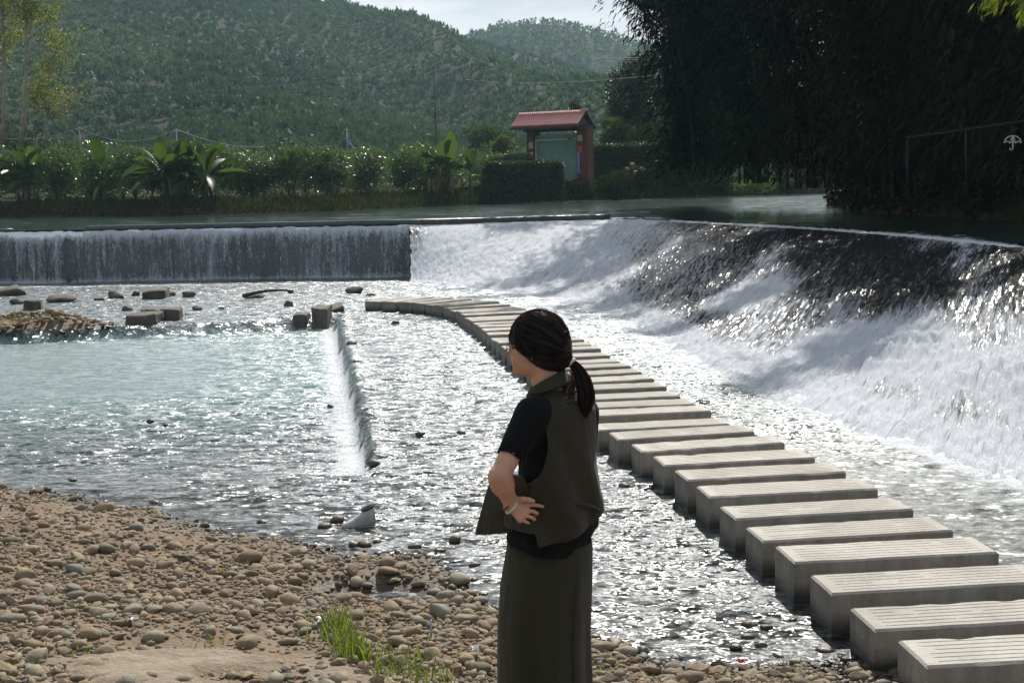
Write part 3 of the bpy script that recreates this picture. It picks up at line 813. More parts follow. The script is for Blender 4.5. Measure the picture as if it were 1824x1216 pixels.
# ------------------------------------------------------------------ tall slim trees at the frame edge
M_POPLAR = mat_leaf('poplar_leaf', (0.07, 0.10, 0.022), (0.20, 0.21, 0.05), 0.5, 0.5, 0.3)
def slim_tree(px_base, py_base, px_top, py_top, Y, label, nl, seed, cl, leaf, mat, spread, r0=0.14):
    r = np.random.default_rng(seed)
    b = vp(px_base, py_base, Y); t = vp(px_top, py_top, Y)
    root = thing('slim_tree', label, 'tree', tuple(b), 0, 'slim pale trees at the frame edge')
    n = 9; q = np.linspace(0, 1, n)
    ax = (t - b)[None] * q[:, None] + np.c_[0.35 * np.sin(q * 5 + seed), 0.2 * np.cos(q * 4), 0 * q] * q[:, None]
    m = MB().tube(ax, r0 * (1 - 0.8 * q), 8)
    C, D = [], []
    for k in range(26):
        u = r.uniform(*cl); p = np.array([np.interp(u, q, ax[:, j]) for j in range(3)])
        a = r.uniform(0, 6.28); L = spread * r.uniform(0.5, 1.2) * (1.25 - u)
        e = p + np.array([math.cos(a) * L, math.sin(a) * L, L * r.uniform(0.3, 0.9)])
        m.tube([p, (p + e) / 2 + [0, 0, 0.1], e], [0.035, 0.022, 0.008], 5)
        kk = nl // 26
        s = r.random(kk)
        C.append(p + (e - p) * (0.35 + 0.75 * s)[:, None] + r.normal(0, 0.30, (kk, 3))); D.append(r.normal(0, 1, (kk, 3)) + [0, 0, -0.5])
    m.build('trunk', M_PALEBARK, root, True)
    leaves('crown', np.concatenate(C), np.concatenate(D), leaf * r.uniform(0.7, 1.3, sum(map(len, C))), leaf * 0.6, r.random(sum(map(len, C))), mat, root, seed=seed)
slim_tree(36, 262, 62, -150, 70, 'tall slim tree with a bare pale trunk and yellow-green leaves', 7600, 1, (0.38, 1.0), 0.16, M_POPLAR, 3.9)
slim_tree(4, 255, 18, -170, 72, 'slim tree cut off by the frame edge', 4200, 2, (0.30, 1.0), 0.16, M_POPLAR, 2.6)
slim_tree(82, 258, 95, 62, 76, 'small yellowing tree beside the tall slim trunk', 2600, 3, (0.15, 1.0), 0.15, M_POPLAR, 1.9, 0.09)
for i, (px, py, Y, rx, rz) in enumerate([(20, 190, 80, 2.6, 2.6), (95, 215, 84, 2.0, 1.8), (-60, 180, 78, 3, 3)]):
    p = vp(px, py, Y); 
    bush('bush', ['leafy bush growing under the tall slim trees', 'smaller bush behind the yellowing tree', 'bush half cut by the frame edge'][i], 'bush', (p[0], Y, 3.0), (rx, 2.0, rz), 3200, 0.2, M_WEED, 'bushes under the slim trees', 170 + i)

# ------------------------------------------------------------------ utility poles and wires
M_POLE = mat_plain('pole_concrete', (0.34, 0.34, 0.33), 0.8, 0.2, 4)
M_WIRE = mat_plain('wire', (0.32, 0.33, 0.35), 0.5, 0.1, 4)
M_TIMBER_ = mat_plain('weathered_pole', (0.07, 0.06, 0.05), 0.9, 0.3, 4)
def pole(px, py0, py1, Y, label, r=0.045, mt=None):
    a = vp(px, py0, Y); b = vp(px, py1, Y)
    top = np.array([a[0], Y, b[2]])
    o = thing('utility_pole', label, 'pole', (a[0], Y, a[2]), 0, 'poles behind the orchard')
    h = top[2] - a[2]
    MB().tube([[0, 0, -0.8], [0, 0, h]], [r * 1.2, r * 0.85], 8).build('shaft', mt or M_POLE, o, True)
    MB().box((0, 0, h - 0.12), (0.4, 0.06, 0.06)).build('crossarm', mt or M_POLE, o)
    return top
tA = pole(143, 262, 227, 78, 'thin pole behind the slim banana plant')
tB = pole(316, 268, 230, 74, 'thin pole behind the biggest banana clump')
tC = pole(619, 268, 228, 80, 'thin pole carrying a small blue box over the orchard')
tD = pole(777, 262, 118, 112, 'tall dark pole standing against the hillside', 0.05, M_TIMBER_)
MB().box((tC[0] + 0.1, tC[1] - 0.12, vp(620, 254, 80)[2]), (0.22, 0.16, 0.35)).build('meter_box', mat_plain('blue_box', (0.15, 0.30, 0.55), 0.5), None)
tag(bpy.data.objects['meter_box'], 'small blue box fixed on the thin pole', 'box')
def wire(a, b, sag, label, r=0.018, grp='overhead wires'):
    q = np.linspace(0, 1, 16)[:, None]
    p = a[None] * (1 - q) + b[None] * q; p[:, 2] -= (4 * sag * q * (1 - q))[:, 0]
    o = MB().tube(p - a, r, 5).build('wire', M_WIRE, None, True, tuple(a))
    tag(o, label, 'wire', grp)
wire(vp(-40, 236, 78), tA, 0.55, 'sagging wire from the frame edge to the first thin pole', 0.018)
wire(tA, tB, 0.75, 'sagging wire between the two thin poles', 0.018)
wire(tB, vp(470, 262, 74), 0.3, 'wire dropping from the second thin pole into the orchard', 0.02)
wire(tD, vp(-60, 163, 140), 1.2, 'dark wire crossing low in front of the hillside', 0.008)
wire(vp(1060, 103, 70), vp(1260, 95, 60), 0.1, 'upper pale wire running behind the bamboo', 0.02)
wire(vp(1060, 106, 70), vp(1260, 99, 60), 0.1, 'pale wire just under the upper one behind the bamboo', 0.015)
wire(vp(830, 142, 95), vp(1270, 122, 55), 0.4, 'thin lower wire passing over the gatehouse roof', 0.012)

# ------------------------------------------------------------------ gatehouse on the far bank
M_BRICK = mat_plain('red_brick', (0.13, 0.048, 0.034), 0.85, 0.3, 6, 0.01)
M_TILE = mat_plain('roof_tile', (0.22, 0.050, 0.044), 0.6, 0.3, 3, 0.01)
M_SHUT = mat_plain('green_shutter', (0.16, 0.31, 0.26), 0.45, 0.12, 3)
M_WHITE = mat_plain('white_trim', (0.6, 0.6, 0.58), 0.6, 0.1, 3)
M_TIMBER = mat_plain('dark_timber', (0.06, 0.04, 0.03), 0.8, 0.3, 4)
GY = 84.0
g0 = vp(958, 318, GY); g1 = vp(1032, 318, GY)
GZ = 2.95
gate = thing('gatehouse', 'small brick gatehouse with a red tiled roof and a green roller shutter', 'gatehouse', ((g0[0] + g1[0]) / 2, GY, GZ), math.radians(-27))
dw = (g1[0] - g0[0]) / 2 * 1.12                      # half width of the shutter
hd = vp(1000, 240, GY)[2] - GZ                # shutter head
he = vp(1000, 226, GY)[2] - GZ                # eaves
hr = vp(1000, 203, GY)[2] - GZ + 0.15         # ridge
for sx, wd in ((-1, 0.5), (1, 0.75)):
    p = MB().box((sx * (dw + wd / 2 + 0.02), 0.0, he / 2 - 0.1), (wd, 0.9, he + 0.2)).build('pillar', M_BRICK, gate)
    for k in range(18):                       # courses standing a little proud of their joints
        MB().box((sx * (dw + wd / 2 + 0.02), 0.0, 0.1 + k * he / 18), (wd + 0.03, 0.93, he / 18 * 0.72)).build('brick_course', M_BRICK, p)
m = MB()
ns = 30
for k in range(ns):
    z0 = k * hd * 0.88 / ns
    m.tube([[-dw, -0.16, z0 + 0.05], [dw, -0.16, z0 + 0.05]], hd * 0.88 / ns * 0.5, 6)
shut = m.build('roller_shutter', M_SHUT, gate)
MB().box((0, -0.12, hd * 0.94), (2 * dw, 0.25, hd * 0.12)).build('shutter_box', M_SHUT, gate)
MB().box((0, -0.27, hd * 0.885), (2 * dw, 0.05, 0.07)).build('trim_bar', M_WHITE, gate)
for sx in (-1, 1): MB().box((sx * (dw - 0.03), -0.24, hd * 0.44), (0.07, 0.08, hd * 0.88)).build('shutter_rail', M_WHITE, gate)
MB().box((0, 0, he - 0.14), (2 * dw + 1.6, 0.7, 0.28)).build('lintel', M_TIMBER, gate)
# gabled tiled roof, ridge along the shutter's width
rw = vp(1072, 215, GY)[0] - vp(922, 232, GY)[0] - 0.7
RX0, RX1 = -rw / 2 - 0.35, rw / 2 - 0.35
ry = 1.55
nr = 34
roof = MB().box((RX0 * 0.5 + RX1 * 0.5, 0.0, hr - 0.05), (rw - 0.1, 0.25, 0.14)).build('roof', M_TILE, gate)
for k in range(nr):
    x = RX0 + (k + 0.5) * rw / nr
    for sy in (-1, 1):
        q = np.linspace(0, 1, 9)
        pts = np.c_[np.full(9, x), sy * (0.05 + q * (ry - 0.05)), hr - (hr - he + 0.05) * (q ** 0.85) + 0.02 * (np.arange(9) % 2)]
        MB().tube(pts, rw / nr * 0.5, 6).build('tile_row', M_TILE, roof, True)
m = MB()
for sy in (-1, 1):
    v = [[RX0, 0, hr - 0.06], [RX1, 0, hr - 0.06], [RX1, sy * ry, he - 0.09], [RX0, sy * ry, he - 0.09]]
    m.put(v + [[a, b, c - 0.08] for a, b, c in v], None, [[0, 1, 2, 3], [7, 6, 5, 4], [0, 4, 5, 1], [1, 5, 6, 2], [2, 6, 7, 3], [3, 7, 4, 0]])
m.build('roof_deck', M_TIMBER, roof)
for xx in (RX0 + 0.35, RX1 - 0.35):
    MB().put([[xx, -ry * 0.75, he - 0.1], [xx, ry * 0.75, he - 0.1], [xx, 0, hr - 0.2], [xx + 0.08, -ry * 0.75, he - 0.1], [xx + 0.08, ry * 0.75, he - 0.1], [xx + 0.08, 0, hr - 0.2]], [[0, 1, 2], [3, 5, 4]], [[0, 3, 4, 1], [1, 4, 5, 2], [2, 5, 3, 0]]).build('gable', M_TIMBER, gate)
MB().box((RX1 - 0.15, 0, hr + 0.05), (0.5, 0.12, 0.1)).build('ridge_end', M_WHITE, gate)
# notices on the pillars
sx = dw + 0.02
M_RED = mat_plain('red_paper', (0.50, 0.05, 0.04), 0.7, 0.1)
M_BLUE = mat_plain('blue_sign', (0.04, 0.06, 0.22), 0.5, 0.1)
M_TAN = mat_plain('tan_notice', (0.42, 0.36, 0.24), 0.8, 0.15)
MB().box((sx + 0.2, -0.47, hd * 0.64), (0.30, 0.03, 0.45)).build('red_notice', M_RED, gate)
sg = MB().box((sx + 0.12, -0.485, hd * 0.36), (0.24, 0.04, hd * 0.52)).build('sign_board', M_BLUE, gate)
for k in range(8):                            # a column of white characters, too small to read
    m = MB(); zc = hd * 0.36 + (3.5 - k) * hd * 0.06
    for (a, b, c, d) in ((0, 0.05, 0.13, 0.018), (0, -0.01, 0.11, 0.016), (0, -0.055, 0.13, 0.018), (-0.03, 0, 0.018, 0.12), (0.035, -0.02, 0.018, 0.09)):
        m.box((sx + 0.12 + a, -0.51 - 0.001 * abs(a) * 10 - (0.004 if c < d else 0), zc + b), (c, 0.006, d))
    m.build('character', M_WHITE, sg)
MB().box((sx + 0.22, -0.475, hd * 0.90), (0.34, 0.03, 0.40)).build('pale_notice', M_TAN, gate)
for z in (0.78, 0.55): MB().box((-sx - 0.2, -0.475, hd * z), (0.3, 0.03, 0.42)).build('pale_notice', M_TAN, gate)
MB().tube([[dw - 0.5, -0.30, hd * 0.93], [dw - 0.5, -0.30, hd * 0.88]], 0.16, 10).build('red_lantern', M_RED, gate, True)

# ------------------------------------------------------------------ hedges and shrubs round the gatehouse
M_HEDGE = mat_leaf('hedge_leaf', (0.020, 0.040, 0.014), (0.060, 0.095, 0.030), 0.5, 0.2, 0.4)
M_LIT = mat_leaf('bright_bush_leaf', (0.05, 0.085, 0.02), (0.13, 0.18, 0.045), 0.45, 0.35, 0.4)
M_HCORE = mat_plain('hedge_twigs', (0.020, 0.024, 0.012), 0.95, 0.4, 3, 0.05, 0.1)
def hedge(label, pxa, pxb, Y, py_top, z0, depth, seed, mat=M_HEDGE, rz=0.0, dens=900):
    r = np.random.default_rng(seed)
    a = vp(pxa, py_top, Y); b = vp(pxb, py_top, Y)
    cx, wd = (a[0] + b[0]) / 2, b[0] - a[0]
    hgt = (a[2] + b[2]) / 2 - z0
    root = thing('hedge', label, 'hedge', (cx, Y, z0), rz)
    m = MB().box((0, 0, hgt * 0.47), (wd * 0.97, depth * 0.8, hgt * 0.94)); m.build('twigs', M_HCORE, root)
    n = int(dens * (wd * hgt + wd * depth + depth * hgt))
    w = np.array([wd * hgt, wd * depth, depth * hgt, depth * hgt, wd * hgt]); k = r.choice(5, n, p=w / w.sum())
    u, v = r.uniform(-0.5, 0.5, n), r.uniform(0, 1, n)
    rnd = 0.16
    c = np.zeros((n, 3))
    c[:, 0] = np.select([k == 2, k == 3], [-wd / 2, wd / 2], u * wd)
    c[:, 1] = np.select([k == 0, k == 4, k == 1], [-depth / 2, depth / 2, (v - 0.5) * depth], u * depth)
    c[:, 2] = np.select([k == 1], [hgt], v * hgt)
    c += r.normal(0, 0.06, (n, 3)) + 0.10 * fbm(c[:, 0] * 1.5 + seed, c[:, 2] * 1.5, c[:, 1], 3)[:, None] * np.array([0.6, 1, 0.8])
    edge = np.abs(c[:, 0]) / (wd / 2)
    c[:, 2] -= 0.12 * np.clip((edge - 0.93) / 0.07, 0, 1) * (c[:, 2] > hgt * 0.9)
    d = r.normal(0, 0.7, (n, 3)) + np.array([0, -0.2, 0.7])
    leaves('foliage', c, d, 0.14, 0.07, r.random(n), mat, root, seed=seed, single=True)
    return root
hedge('square trimmed hedge standing in front of the green shutter', 862, 1000, 79.5, 290, 1.6, 1.6, 1)
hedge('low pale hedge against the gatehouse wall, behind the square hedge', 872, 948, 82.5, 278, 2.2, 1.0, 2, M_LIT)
hedge('long flat hedge running from the gatehouse toward the bamboo', 1056, 1300, 88.0, 258, 2.9, 1.4, 3, M_HEDGE, math.radians(4))
# scrubby slope below the long hedge
for i, (px, py, Y, rx, rz) in enumerate([(1035, 318, 82, 1.4, 0.9), (1090, 303, 84.6, 1.7, 1.1), (1140, 293, 85.5, 1.9, 1.2), (1210, 310, 88, 2.0, 1.1), (1275, 312, 90, 2.0, 1.0), (1340, 316, 92, 2.0, 0.9), (1400, 318, 95, 2.0, 0.9)]):
    p = vp(px, py, Y)
    zb = 1.5
    rr = (p[2] - zb) / 1.8
    bush('shrub', 'wild shrub on the bank below the long hedge, %s from the gatehouse' % ORD[i], 'shrub', (p[0], Y, zb), (rx, 1.1, rr), 2600, 0.16, [M_WEED, M_WEED, M_LIT][i % 3] if i != 2 else M_WEED, 'shrubs on the far bank', 200 + i, False)
M_ROCKY = mat_plain('pale_rock', (0.20, 0.175, 0.13), 0.9, 0.3, 3, 0.05)
def rock_mesh(name, seed, sub=2, sharp=0.0, squash=(1, 0.8, 0.6)):
    import bmesh
    bm = bmesh.new(); bmesh.ops.create_icosphere(bm, subdivisions=sub, radius=1.0)
    r = np.random.default_rng(seed)
    v = np.array([p.co[:] for p in bm.verts])
    for _ in range(3 + int(sharp * 8)):
        nrm = r.normal(0, 1, 3); nrm /= np.linalg.norm(nrm); dd = v @ nrm; lim = r.uniform(0.62, 0.9) - 0.12 * sharp
        v = v - np.outer(np.maximum(dd - lim, 0) * (0.75 + 0.25 * sharp), nrm)
    v = v * (1 + 0.08 * fbm(v[:, 0] * 1.6 + seed, v[:, 1] * 1.6, v[:, 2] * 1.6, 2)[:, None])
    v = v * np.asarray(squash)
    v /= np.abs(v[:, 0]).max()
    f = np.array([[q.index for q in p.verts] for p in bm.faces])
    bm.free()
    return v, f
for i, (px, py, sz) in enumerate([(1127, 294, 0.22), (1117, 301, 0.20), (1144, 301, 0.21), (1131, 307, 0.17)]):
    p = vp(px, py, 84.4 - 0.3 * (i % 2)); v, f = rock_mesh('rock', 500 + i, 2, 1.0, (1, 0.8, 0.8))
    o = add('bank_rock', mesh_data('bank_rock', v * sz, f, True), M_ROCKY, None, tuple(p))
    tag(o, ['topmost pale rock heaped on the bank right of the gatehouse', 'left pale rock in the heap beside the gatehouse', 'right pale rock in the heap beside the gatehouse', 'lowest pale rock in the heap beside the gatehouse'][i], 'rock', 'pale rocks on the far bank')
# trees behind and beside the gatehouse
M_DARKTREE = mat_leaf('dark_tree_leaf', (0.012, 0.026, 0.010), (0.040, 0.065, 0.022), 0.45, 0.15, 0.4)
def big_tree(label, px, py_top, py_bot, Y, rx, nl, seed, mat, leaf=0.22, zb=3.0, name='tree', group=None):
    top = vp(px, py_top, Y)[2]; bot = vp(px, py_bot, Y)[2]
    rz = (top - bot) / 2 / 0.95
    return bush(name, label, 'tree', (vp(px, py_top, Y)[0], Y, zb), (rx, rx * 0.8, rz), nl, leaf, mat, group, seed, True, bot - zb)
big_tree('tall dark tree rising behind the gatehouse beside the bamboo', 1135, 70, 265, 96, 3.1, 12000, 301, M_DARKTREE)
big_tree('dark tree closing the gap between gatehouse tree and bamboo', 1235, 60, 262, 98, 3.4, 11000, 302, M_DARKTREE)
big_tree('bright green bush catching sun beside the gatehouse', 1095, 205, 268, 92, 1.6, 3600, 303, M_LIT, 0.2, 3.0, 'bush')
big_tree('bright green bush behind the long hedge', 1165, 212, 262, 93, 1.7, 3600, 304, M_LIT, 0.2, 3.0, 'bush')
big_tree('small dark conifer tip showing over the gatehouse roof', 1025, 178, 240, 92, 0.7, 1500, 305, M_DARKTREE, 0.18, 3.0, 'conifer')
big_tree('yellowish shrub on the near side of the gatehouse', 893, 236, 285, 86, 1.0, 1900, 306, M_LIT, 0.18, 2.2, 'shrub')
big_tree('silvery loquat tree behind the gatehouse hedge', 860, 215, 285, 98, 2.6, 4200, 307, M_HILLTREE, 0.24, 2.5)

# ------------------------------------------------------------------ bamboo on the near bank
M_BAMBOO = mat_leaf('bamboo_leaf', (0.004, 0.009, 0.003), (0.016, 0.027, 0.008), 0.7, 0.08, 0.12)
M_CULM = mat_plain('bamboo_culm', (0.055, 0.065, 0.025), 0.5, 0.4, 3)
def bamboo(label, base, culms, seed, height, lean, nl, tipdrop=0.9, low=0.05, mat=None, leaf=0.33):
    r = np.random.default_rng(seed)
    root = thing('bamboo_clump', label, 'bamboo', tuple(base), 0, 'bamboo clumps on the shaded bank')
    C, D = [], []
    for k in range(culms):
        a = r.uniform(0, 6.28); H = height * r.uniform(0.72, 1.08)
        o = np.array([math.cos(a), math.sin(a)]) * r.uniform(0.1, 1.1)
        out = np.array([math.cos(a), math.sin(a)]) * 0.9 + np.asarray(lean) * r.uniform(0.5, 1.4)
        q = np.linspace(0, 1, 12)
        bend = q ** 2.2
        xy = o[None] + out[None] * (bend * H * 0.34)[:, None]
        z = H * (q - tipdrop * 0.42 * np.clip(q - 0.45, 0, 1) ** 2 * 2.2)
        ax = np.c_[xy, z]
        MB().tube(ax, 0.045 * (1.05 - q), 6).build('culm', M_CULM, root, True)
        kk = int(nl * 1.5) // culms
        nb = max(10, kk // 26)
        u = low + (1 - low) * r.random(nb) ** 0.8
        p = np.stack([np.interp(u, q, ax[:, j]) for j in range(3)], 1)
        az = r.uniform(0, 6.28, nb); L = r.uniform(0.5, 2.1, nb) * (1.15 - 0.5 * u)
        for _ in range(26):
            s = r.random(nb) ** 0.7
            c = p + np.c_[np.cos(az) * L * s, np.sin(az) * L * s, 0.25 * L * s - 0.85 * L * s * s] + r.normal(0, 0.13, (nb, 3))
            C.append(c); D.append(np.c_[np.cos(az), np.sin(az), np.full(nb, -1.3)] + r.normal(0, 0.5, (nb, 3)))
    C = np.concatenate(C); D = np.concatenate(D)
    kz = C[:, 2] > 0.05
    C, D = C[kz], D[kz]
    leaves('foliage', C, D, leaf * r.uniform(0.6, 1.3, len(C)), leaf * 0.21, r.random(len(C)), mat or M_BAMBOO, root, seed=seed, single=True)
    return root
bl = [
    ('bamboo clump farthest upstream, its tips hanging against the sky', (8.0, 56.0, 2.6), 15, 17.0, (-0.95, -0.1), 28000),
    ('bamboo clump just behind the leaning one upstream', (9.9, 50.0, 2.4), 14, 15.5, (-0.7, -0.1), 30000),
    ('bamboo clump leaning over the still water upstream', (10.6, 43.5, 2.2), 15, 16.5, (-0.6, 0.0), 30000),
    ('bamboo clump whose lowest fronds brush the water', (11.3, 36.5, 1.9), 13, 14.0, (-0.5, -0.2), 30000),
    ('bamboo clump in the middle of the dark bank', (11.9, 32.0, 2.2), 13, 14.0, (-0.45, -0.1), 30000),
    ('bamboo clump above the bend of the weir crest', (12.3, 28.5, 2.2), 12, 11.5, (-0.5, 0.0), 28000),
    ('bamboo clump leaning in from the frame edge over the weir crest', (11.4, 25.6, 2.2), 11, 9.5, (-0.55, 0.25), 26000),
    ('bamboo clump standing at the water line between its leaning neighbours', (11.0, 34.0, 1.9), 12, 13.5, (-0.45, 0.0), 24000),
    ('bamboo clump filling the gap behind the weir bend', (11.3, 30.0, 1.9), 12, 12.0, (-0.45, 0.05), 24000),
    ('bamboo clump behind the hanging frame on the bank', (14.2, 33.0, 2.8), 12, 14.0, (-0.2, -0.2), 20000),
    ('bamboo clump at the frame edge in deep shade', (14.0, 27.0, 2.8), 12, 12.5, (-0.2, 0.0), 22000),
    ('bamboo clump filling the back of the grove', (13.5, 39.0, 2.8), 12, 14.0, (-0.3, -0.2), 20000),
]
for i, (lb, b, c, H, ln, nl) in enumerate(bl):
    bamboo(lb, b, c, 400 + i, H, ln, nl)
# fern and brush smothering the bank under the bamboo
r = np.random.default_rng(61)
rb = resample(RBANK[1:7], 3000); tq = np.gradient(rb, axis=0); tq /= np.linalg.norm(tq, axis=1)[:, None]
k = r.integers(0, 3000, 30000); off = r.uniform(-0.2, 6.0, len(k)) 
xy = rb[k] + np.c_[tq[k, 1], -tq[k, 0]] * off[:, None]
zb = np.interp(off, [-1.0, -0.3, 0.1, 0.8, 2, 6], [1.45, 1.45, 1.6, 2.2, 2.7, 3.2])
hh = (0.5 + 0.5 * vnoise(xy[:, 0] * 0.7, xy[:, 1] * 0.7)) * 1.5 + 0.25
C = np.c_[xy, zb + r.random(len(k)) * hh]
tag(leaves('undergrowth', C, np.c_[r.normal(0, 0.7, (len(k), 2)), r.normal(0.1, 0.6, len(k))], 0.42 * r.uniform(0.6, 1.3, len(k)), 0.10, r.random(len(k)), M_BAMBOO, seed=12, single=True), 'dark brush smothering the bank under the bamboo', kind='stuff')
# sunlit spray of a nearer branch in the corner
def corner_branch():
    r = np.random.default_rng(77)
    base = vp(1960, -60, 13.0)
    root = thing('leafy_branch', 'sunlit yellow-green leafy branch dipping into the top corner', 'branch', tuple(base))
    m = MB(); C, D = [], []
    for k in range(11):
        e = vp(r.uniform(1715, 1850), r.uniform(-10, 62), 13.0 + r.normal(0, 0.35)) - base
        q = np.linspace(0, 1, 7)[:, None]
        p = e[None] * q + np.c_[0 * q, 0 * q, 0.25 * np.sin(q * math.pi)]
        m.tube(p, np.linspace(0.012, 0.003, 7), 5)
        n = 75; s = 0.62 + 0.38 * r.random(n)
        c = np.stack([np.interp(s, q[:, 0], p[:, j]) for j in range(3)], 1) + r.normal(0, 0.05, (n, 3)) - [0, 0, 0.04]
        C.append(c); D.append(r.normal(0, 0.45, (n, 3)) + [-0.3, 0, -1.0])
    m.build('twigs', M_BARK, root, True)
    C = np.concatenate(C)
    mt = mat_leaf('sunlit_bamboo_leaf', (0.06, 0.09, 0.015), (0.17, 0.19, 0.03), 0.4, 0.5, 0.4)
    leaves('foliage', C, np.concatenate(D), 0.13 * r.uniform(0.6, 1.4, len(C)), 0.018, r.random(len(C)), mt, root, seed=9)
corner_branch()

# frame of posts with hanging decorations, deep in the shade
M_STEEL = mat_plain('dull_steel', (0.02, 0.021, 0.02), 0.9, 0.15, 5)
M_PALE = mat_plain('pale_plastic', (0.50, 0.49, 0.46), 0.4, 0.05, 5)
fr = thing('hanging_frame', 'slanted rail on thin posts standing in the bamboo shade', 'frame', tuple(vp(1720, 345, 24.0)))
O = np.array(fr.location)
MB().tube(np.array([vp(1612, 246, 24.5), vp(1720, 231, 24.0), vp(1900, 205, 23.0)]) - O, 0.022, 8).build('rail', M_STEEL, fr, True)
for px, a, b, Y in ((1720, 231, 350, 24.0), (1616, 246, 352, 24.5), (1880, 208, 352, 23.2)):
    MB().tube(np.array([vp(px, a, Y), vp(px + 1, b, Y)]) - O, 0.02, 8).build('post', M_STEEL, fr, True)
for i, (px, a, b, Y) in enumerate(((1745, 229, 290, 23.9), (1772, 225, 300, 23.7), (1682, 236, 310, 24.2))):
    w = np.array([vp(px, a, Y), vp(px, b, Y)])
    MB().tube(w - O, 0.006, 5).build('hanging_cord', M_STEEL, fr, True)
umb = thing('umbrella_ornament', 'pale outline of a little open umbrella hanging in the shade', 'ornament', tuple(vp(1804, 252, 23.4)))
O = np.array(umb.location)
def uv_(x, y): return vp(x, y, 23.4) - O
th = np.linspace(math.pi, 0, 13)
MB().tube([uv_(1804 + 15 * math.cos(t), 255 - 13 * math.sin(t)) for t in th], 0.012, 6).build('canopy_outline', M_PALE, umb, True)
MB().tube([uv_(1789 + 30 * q, 255 - 3 * abs(math.sin(q * math.pi * 3))) for q in np.linspace(0, 1, 19)], 0.012, 6).build('canopy_edge', M_PALE, umb, True)
for sx in (-5, 5): MB().tube([uv_(1804, 242), uv_(1804 + sx, 252)], 0.010, 6).build('rib', M_PALE, umb, True)
MB().tube([uv_(1804, 242), uv_(1804, 264), uv_(1803, 267), uv_(1800, 267.5), uv_(1798.5, 264)], 0.012, 6).build('handle', M_PALE, umb, True)
MB().tube([uv_(1804, 242), uv_(1804, 219)], 0.004, 5).build('hanging_cord', M_STEEL, umb, True)
ring = thing('ring_ornament', 'faint hoop hanging from the slanted rail', 'ornament', tuple(vp(1765, 303, 23.8)))
O = np.array(ring.location)
MB().tube([vp(1765 + 10 * math.cos(t), 303 - 12 * math.sin(t), 23.8) - O for t in np.linspace(0, 6.283, 21)], 0.009, 6, False).build('hoop', M_STEEL, ring, True)
MB().tube([vp(1765, 291, 23.8) - O, vp(1766, 227, 23.8) - O], 0.004, 5).build('hanging_cord', M_STEEL, ring, True)

# ------------------------------------------------------------------ stepping blocks across the stream
def make_block_mat():
    s = NT('step_concrete'); v = s.coord()
    oi = s.n('ObjectInfo').outputs['Random']
    off = s.n('VectorMath', {0: v, 1: s.n('CombineXYZ', {0: s.math('MULTIPLY', oi, 40.0)}).outputs[0]}, operation='ADD').outputs[0]
    a = s.noise(off, 3.0, 6, 0.6); b = s.noise(off, 40, 5, 0.7)
    c = s.ramp(a, [(0.3, (0.40, 0.375, 0.33)), (0.7, (0.52, 0.49, 0.44))])
    c = s.mix(s.ramp(b, [(0.30, 0.4), (0.55, 0.0)]), c, (0.24, 0.22, 0.19))
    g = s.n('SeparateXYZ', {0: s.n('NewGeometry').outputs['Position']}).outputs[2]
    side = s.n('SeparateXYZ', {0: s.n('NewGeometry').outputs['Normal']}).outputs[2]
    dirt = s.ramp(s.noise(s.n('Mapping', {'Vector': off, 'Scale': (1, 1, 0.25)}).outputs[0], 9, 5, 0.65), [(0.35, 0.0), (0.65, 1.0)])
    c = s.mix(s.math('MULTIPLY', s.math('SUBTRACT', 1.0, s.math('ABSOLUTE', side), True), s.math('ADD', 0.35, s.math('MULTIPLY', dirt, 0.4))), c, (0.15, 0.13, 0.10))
    wl = s.ramp(s.math('ADD', g, s.math('MULTIPLY', s.noise(off, 7, 3), 0.08)), [(0.07, 1.0), (0.16, 0.0)])
    c = s.mix(s.math('MULTIPLY', s.ramp(s.noise(off, 1.6, 5, 0.7), [(0.5, 0.0), (0.72, 0.5)]), 1.0), c, (0.22, 0.20, 0.15))
    c = s.mix(1.0, c, s.ramp(oi, [(0.0, 0.82), (1.0, 1.05)]), 'MULTIPLY')
    c = s.mix(wl, c, (0.045, 0.045, 0.036))
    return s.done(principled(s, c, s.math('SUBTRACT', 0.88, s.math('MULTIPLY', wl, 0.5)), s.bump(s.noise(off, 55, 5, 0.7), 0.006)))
M_BLOCK = make_block_mat()
BL, BW, BH = 1.24, 0.335, 0.62
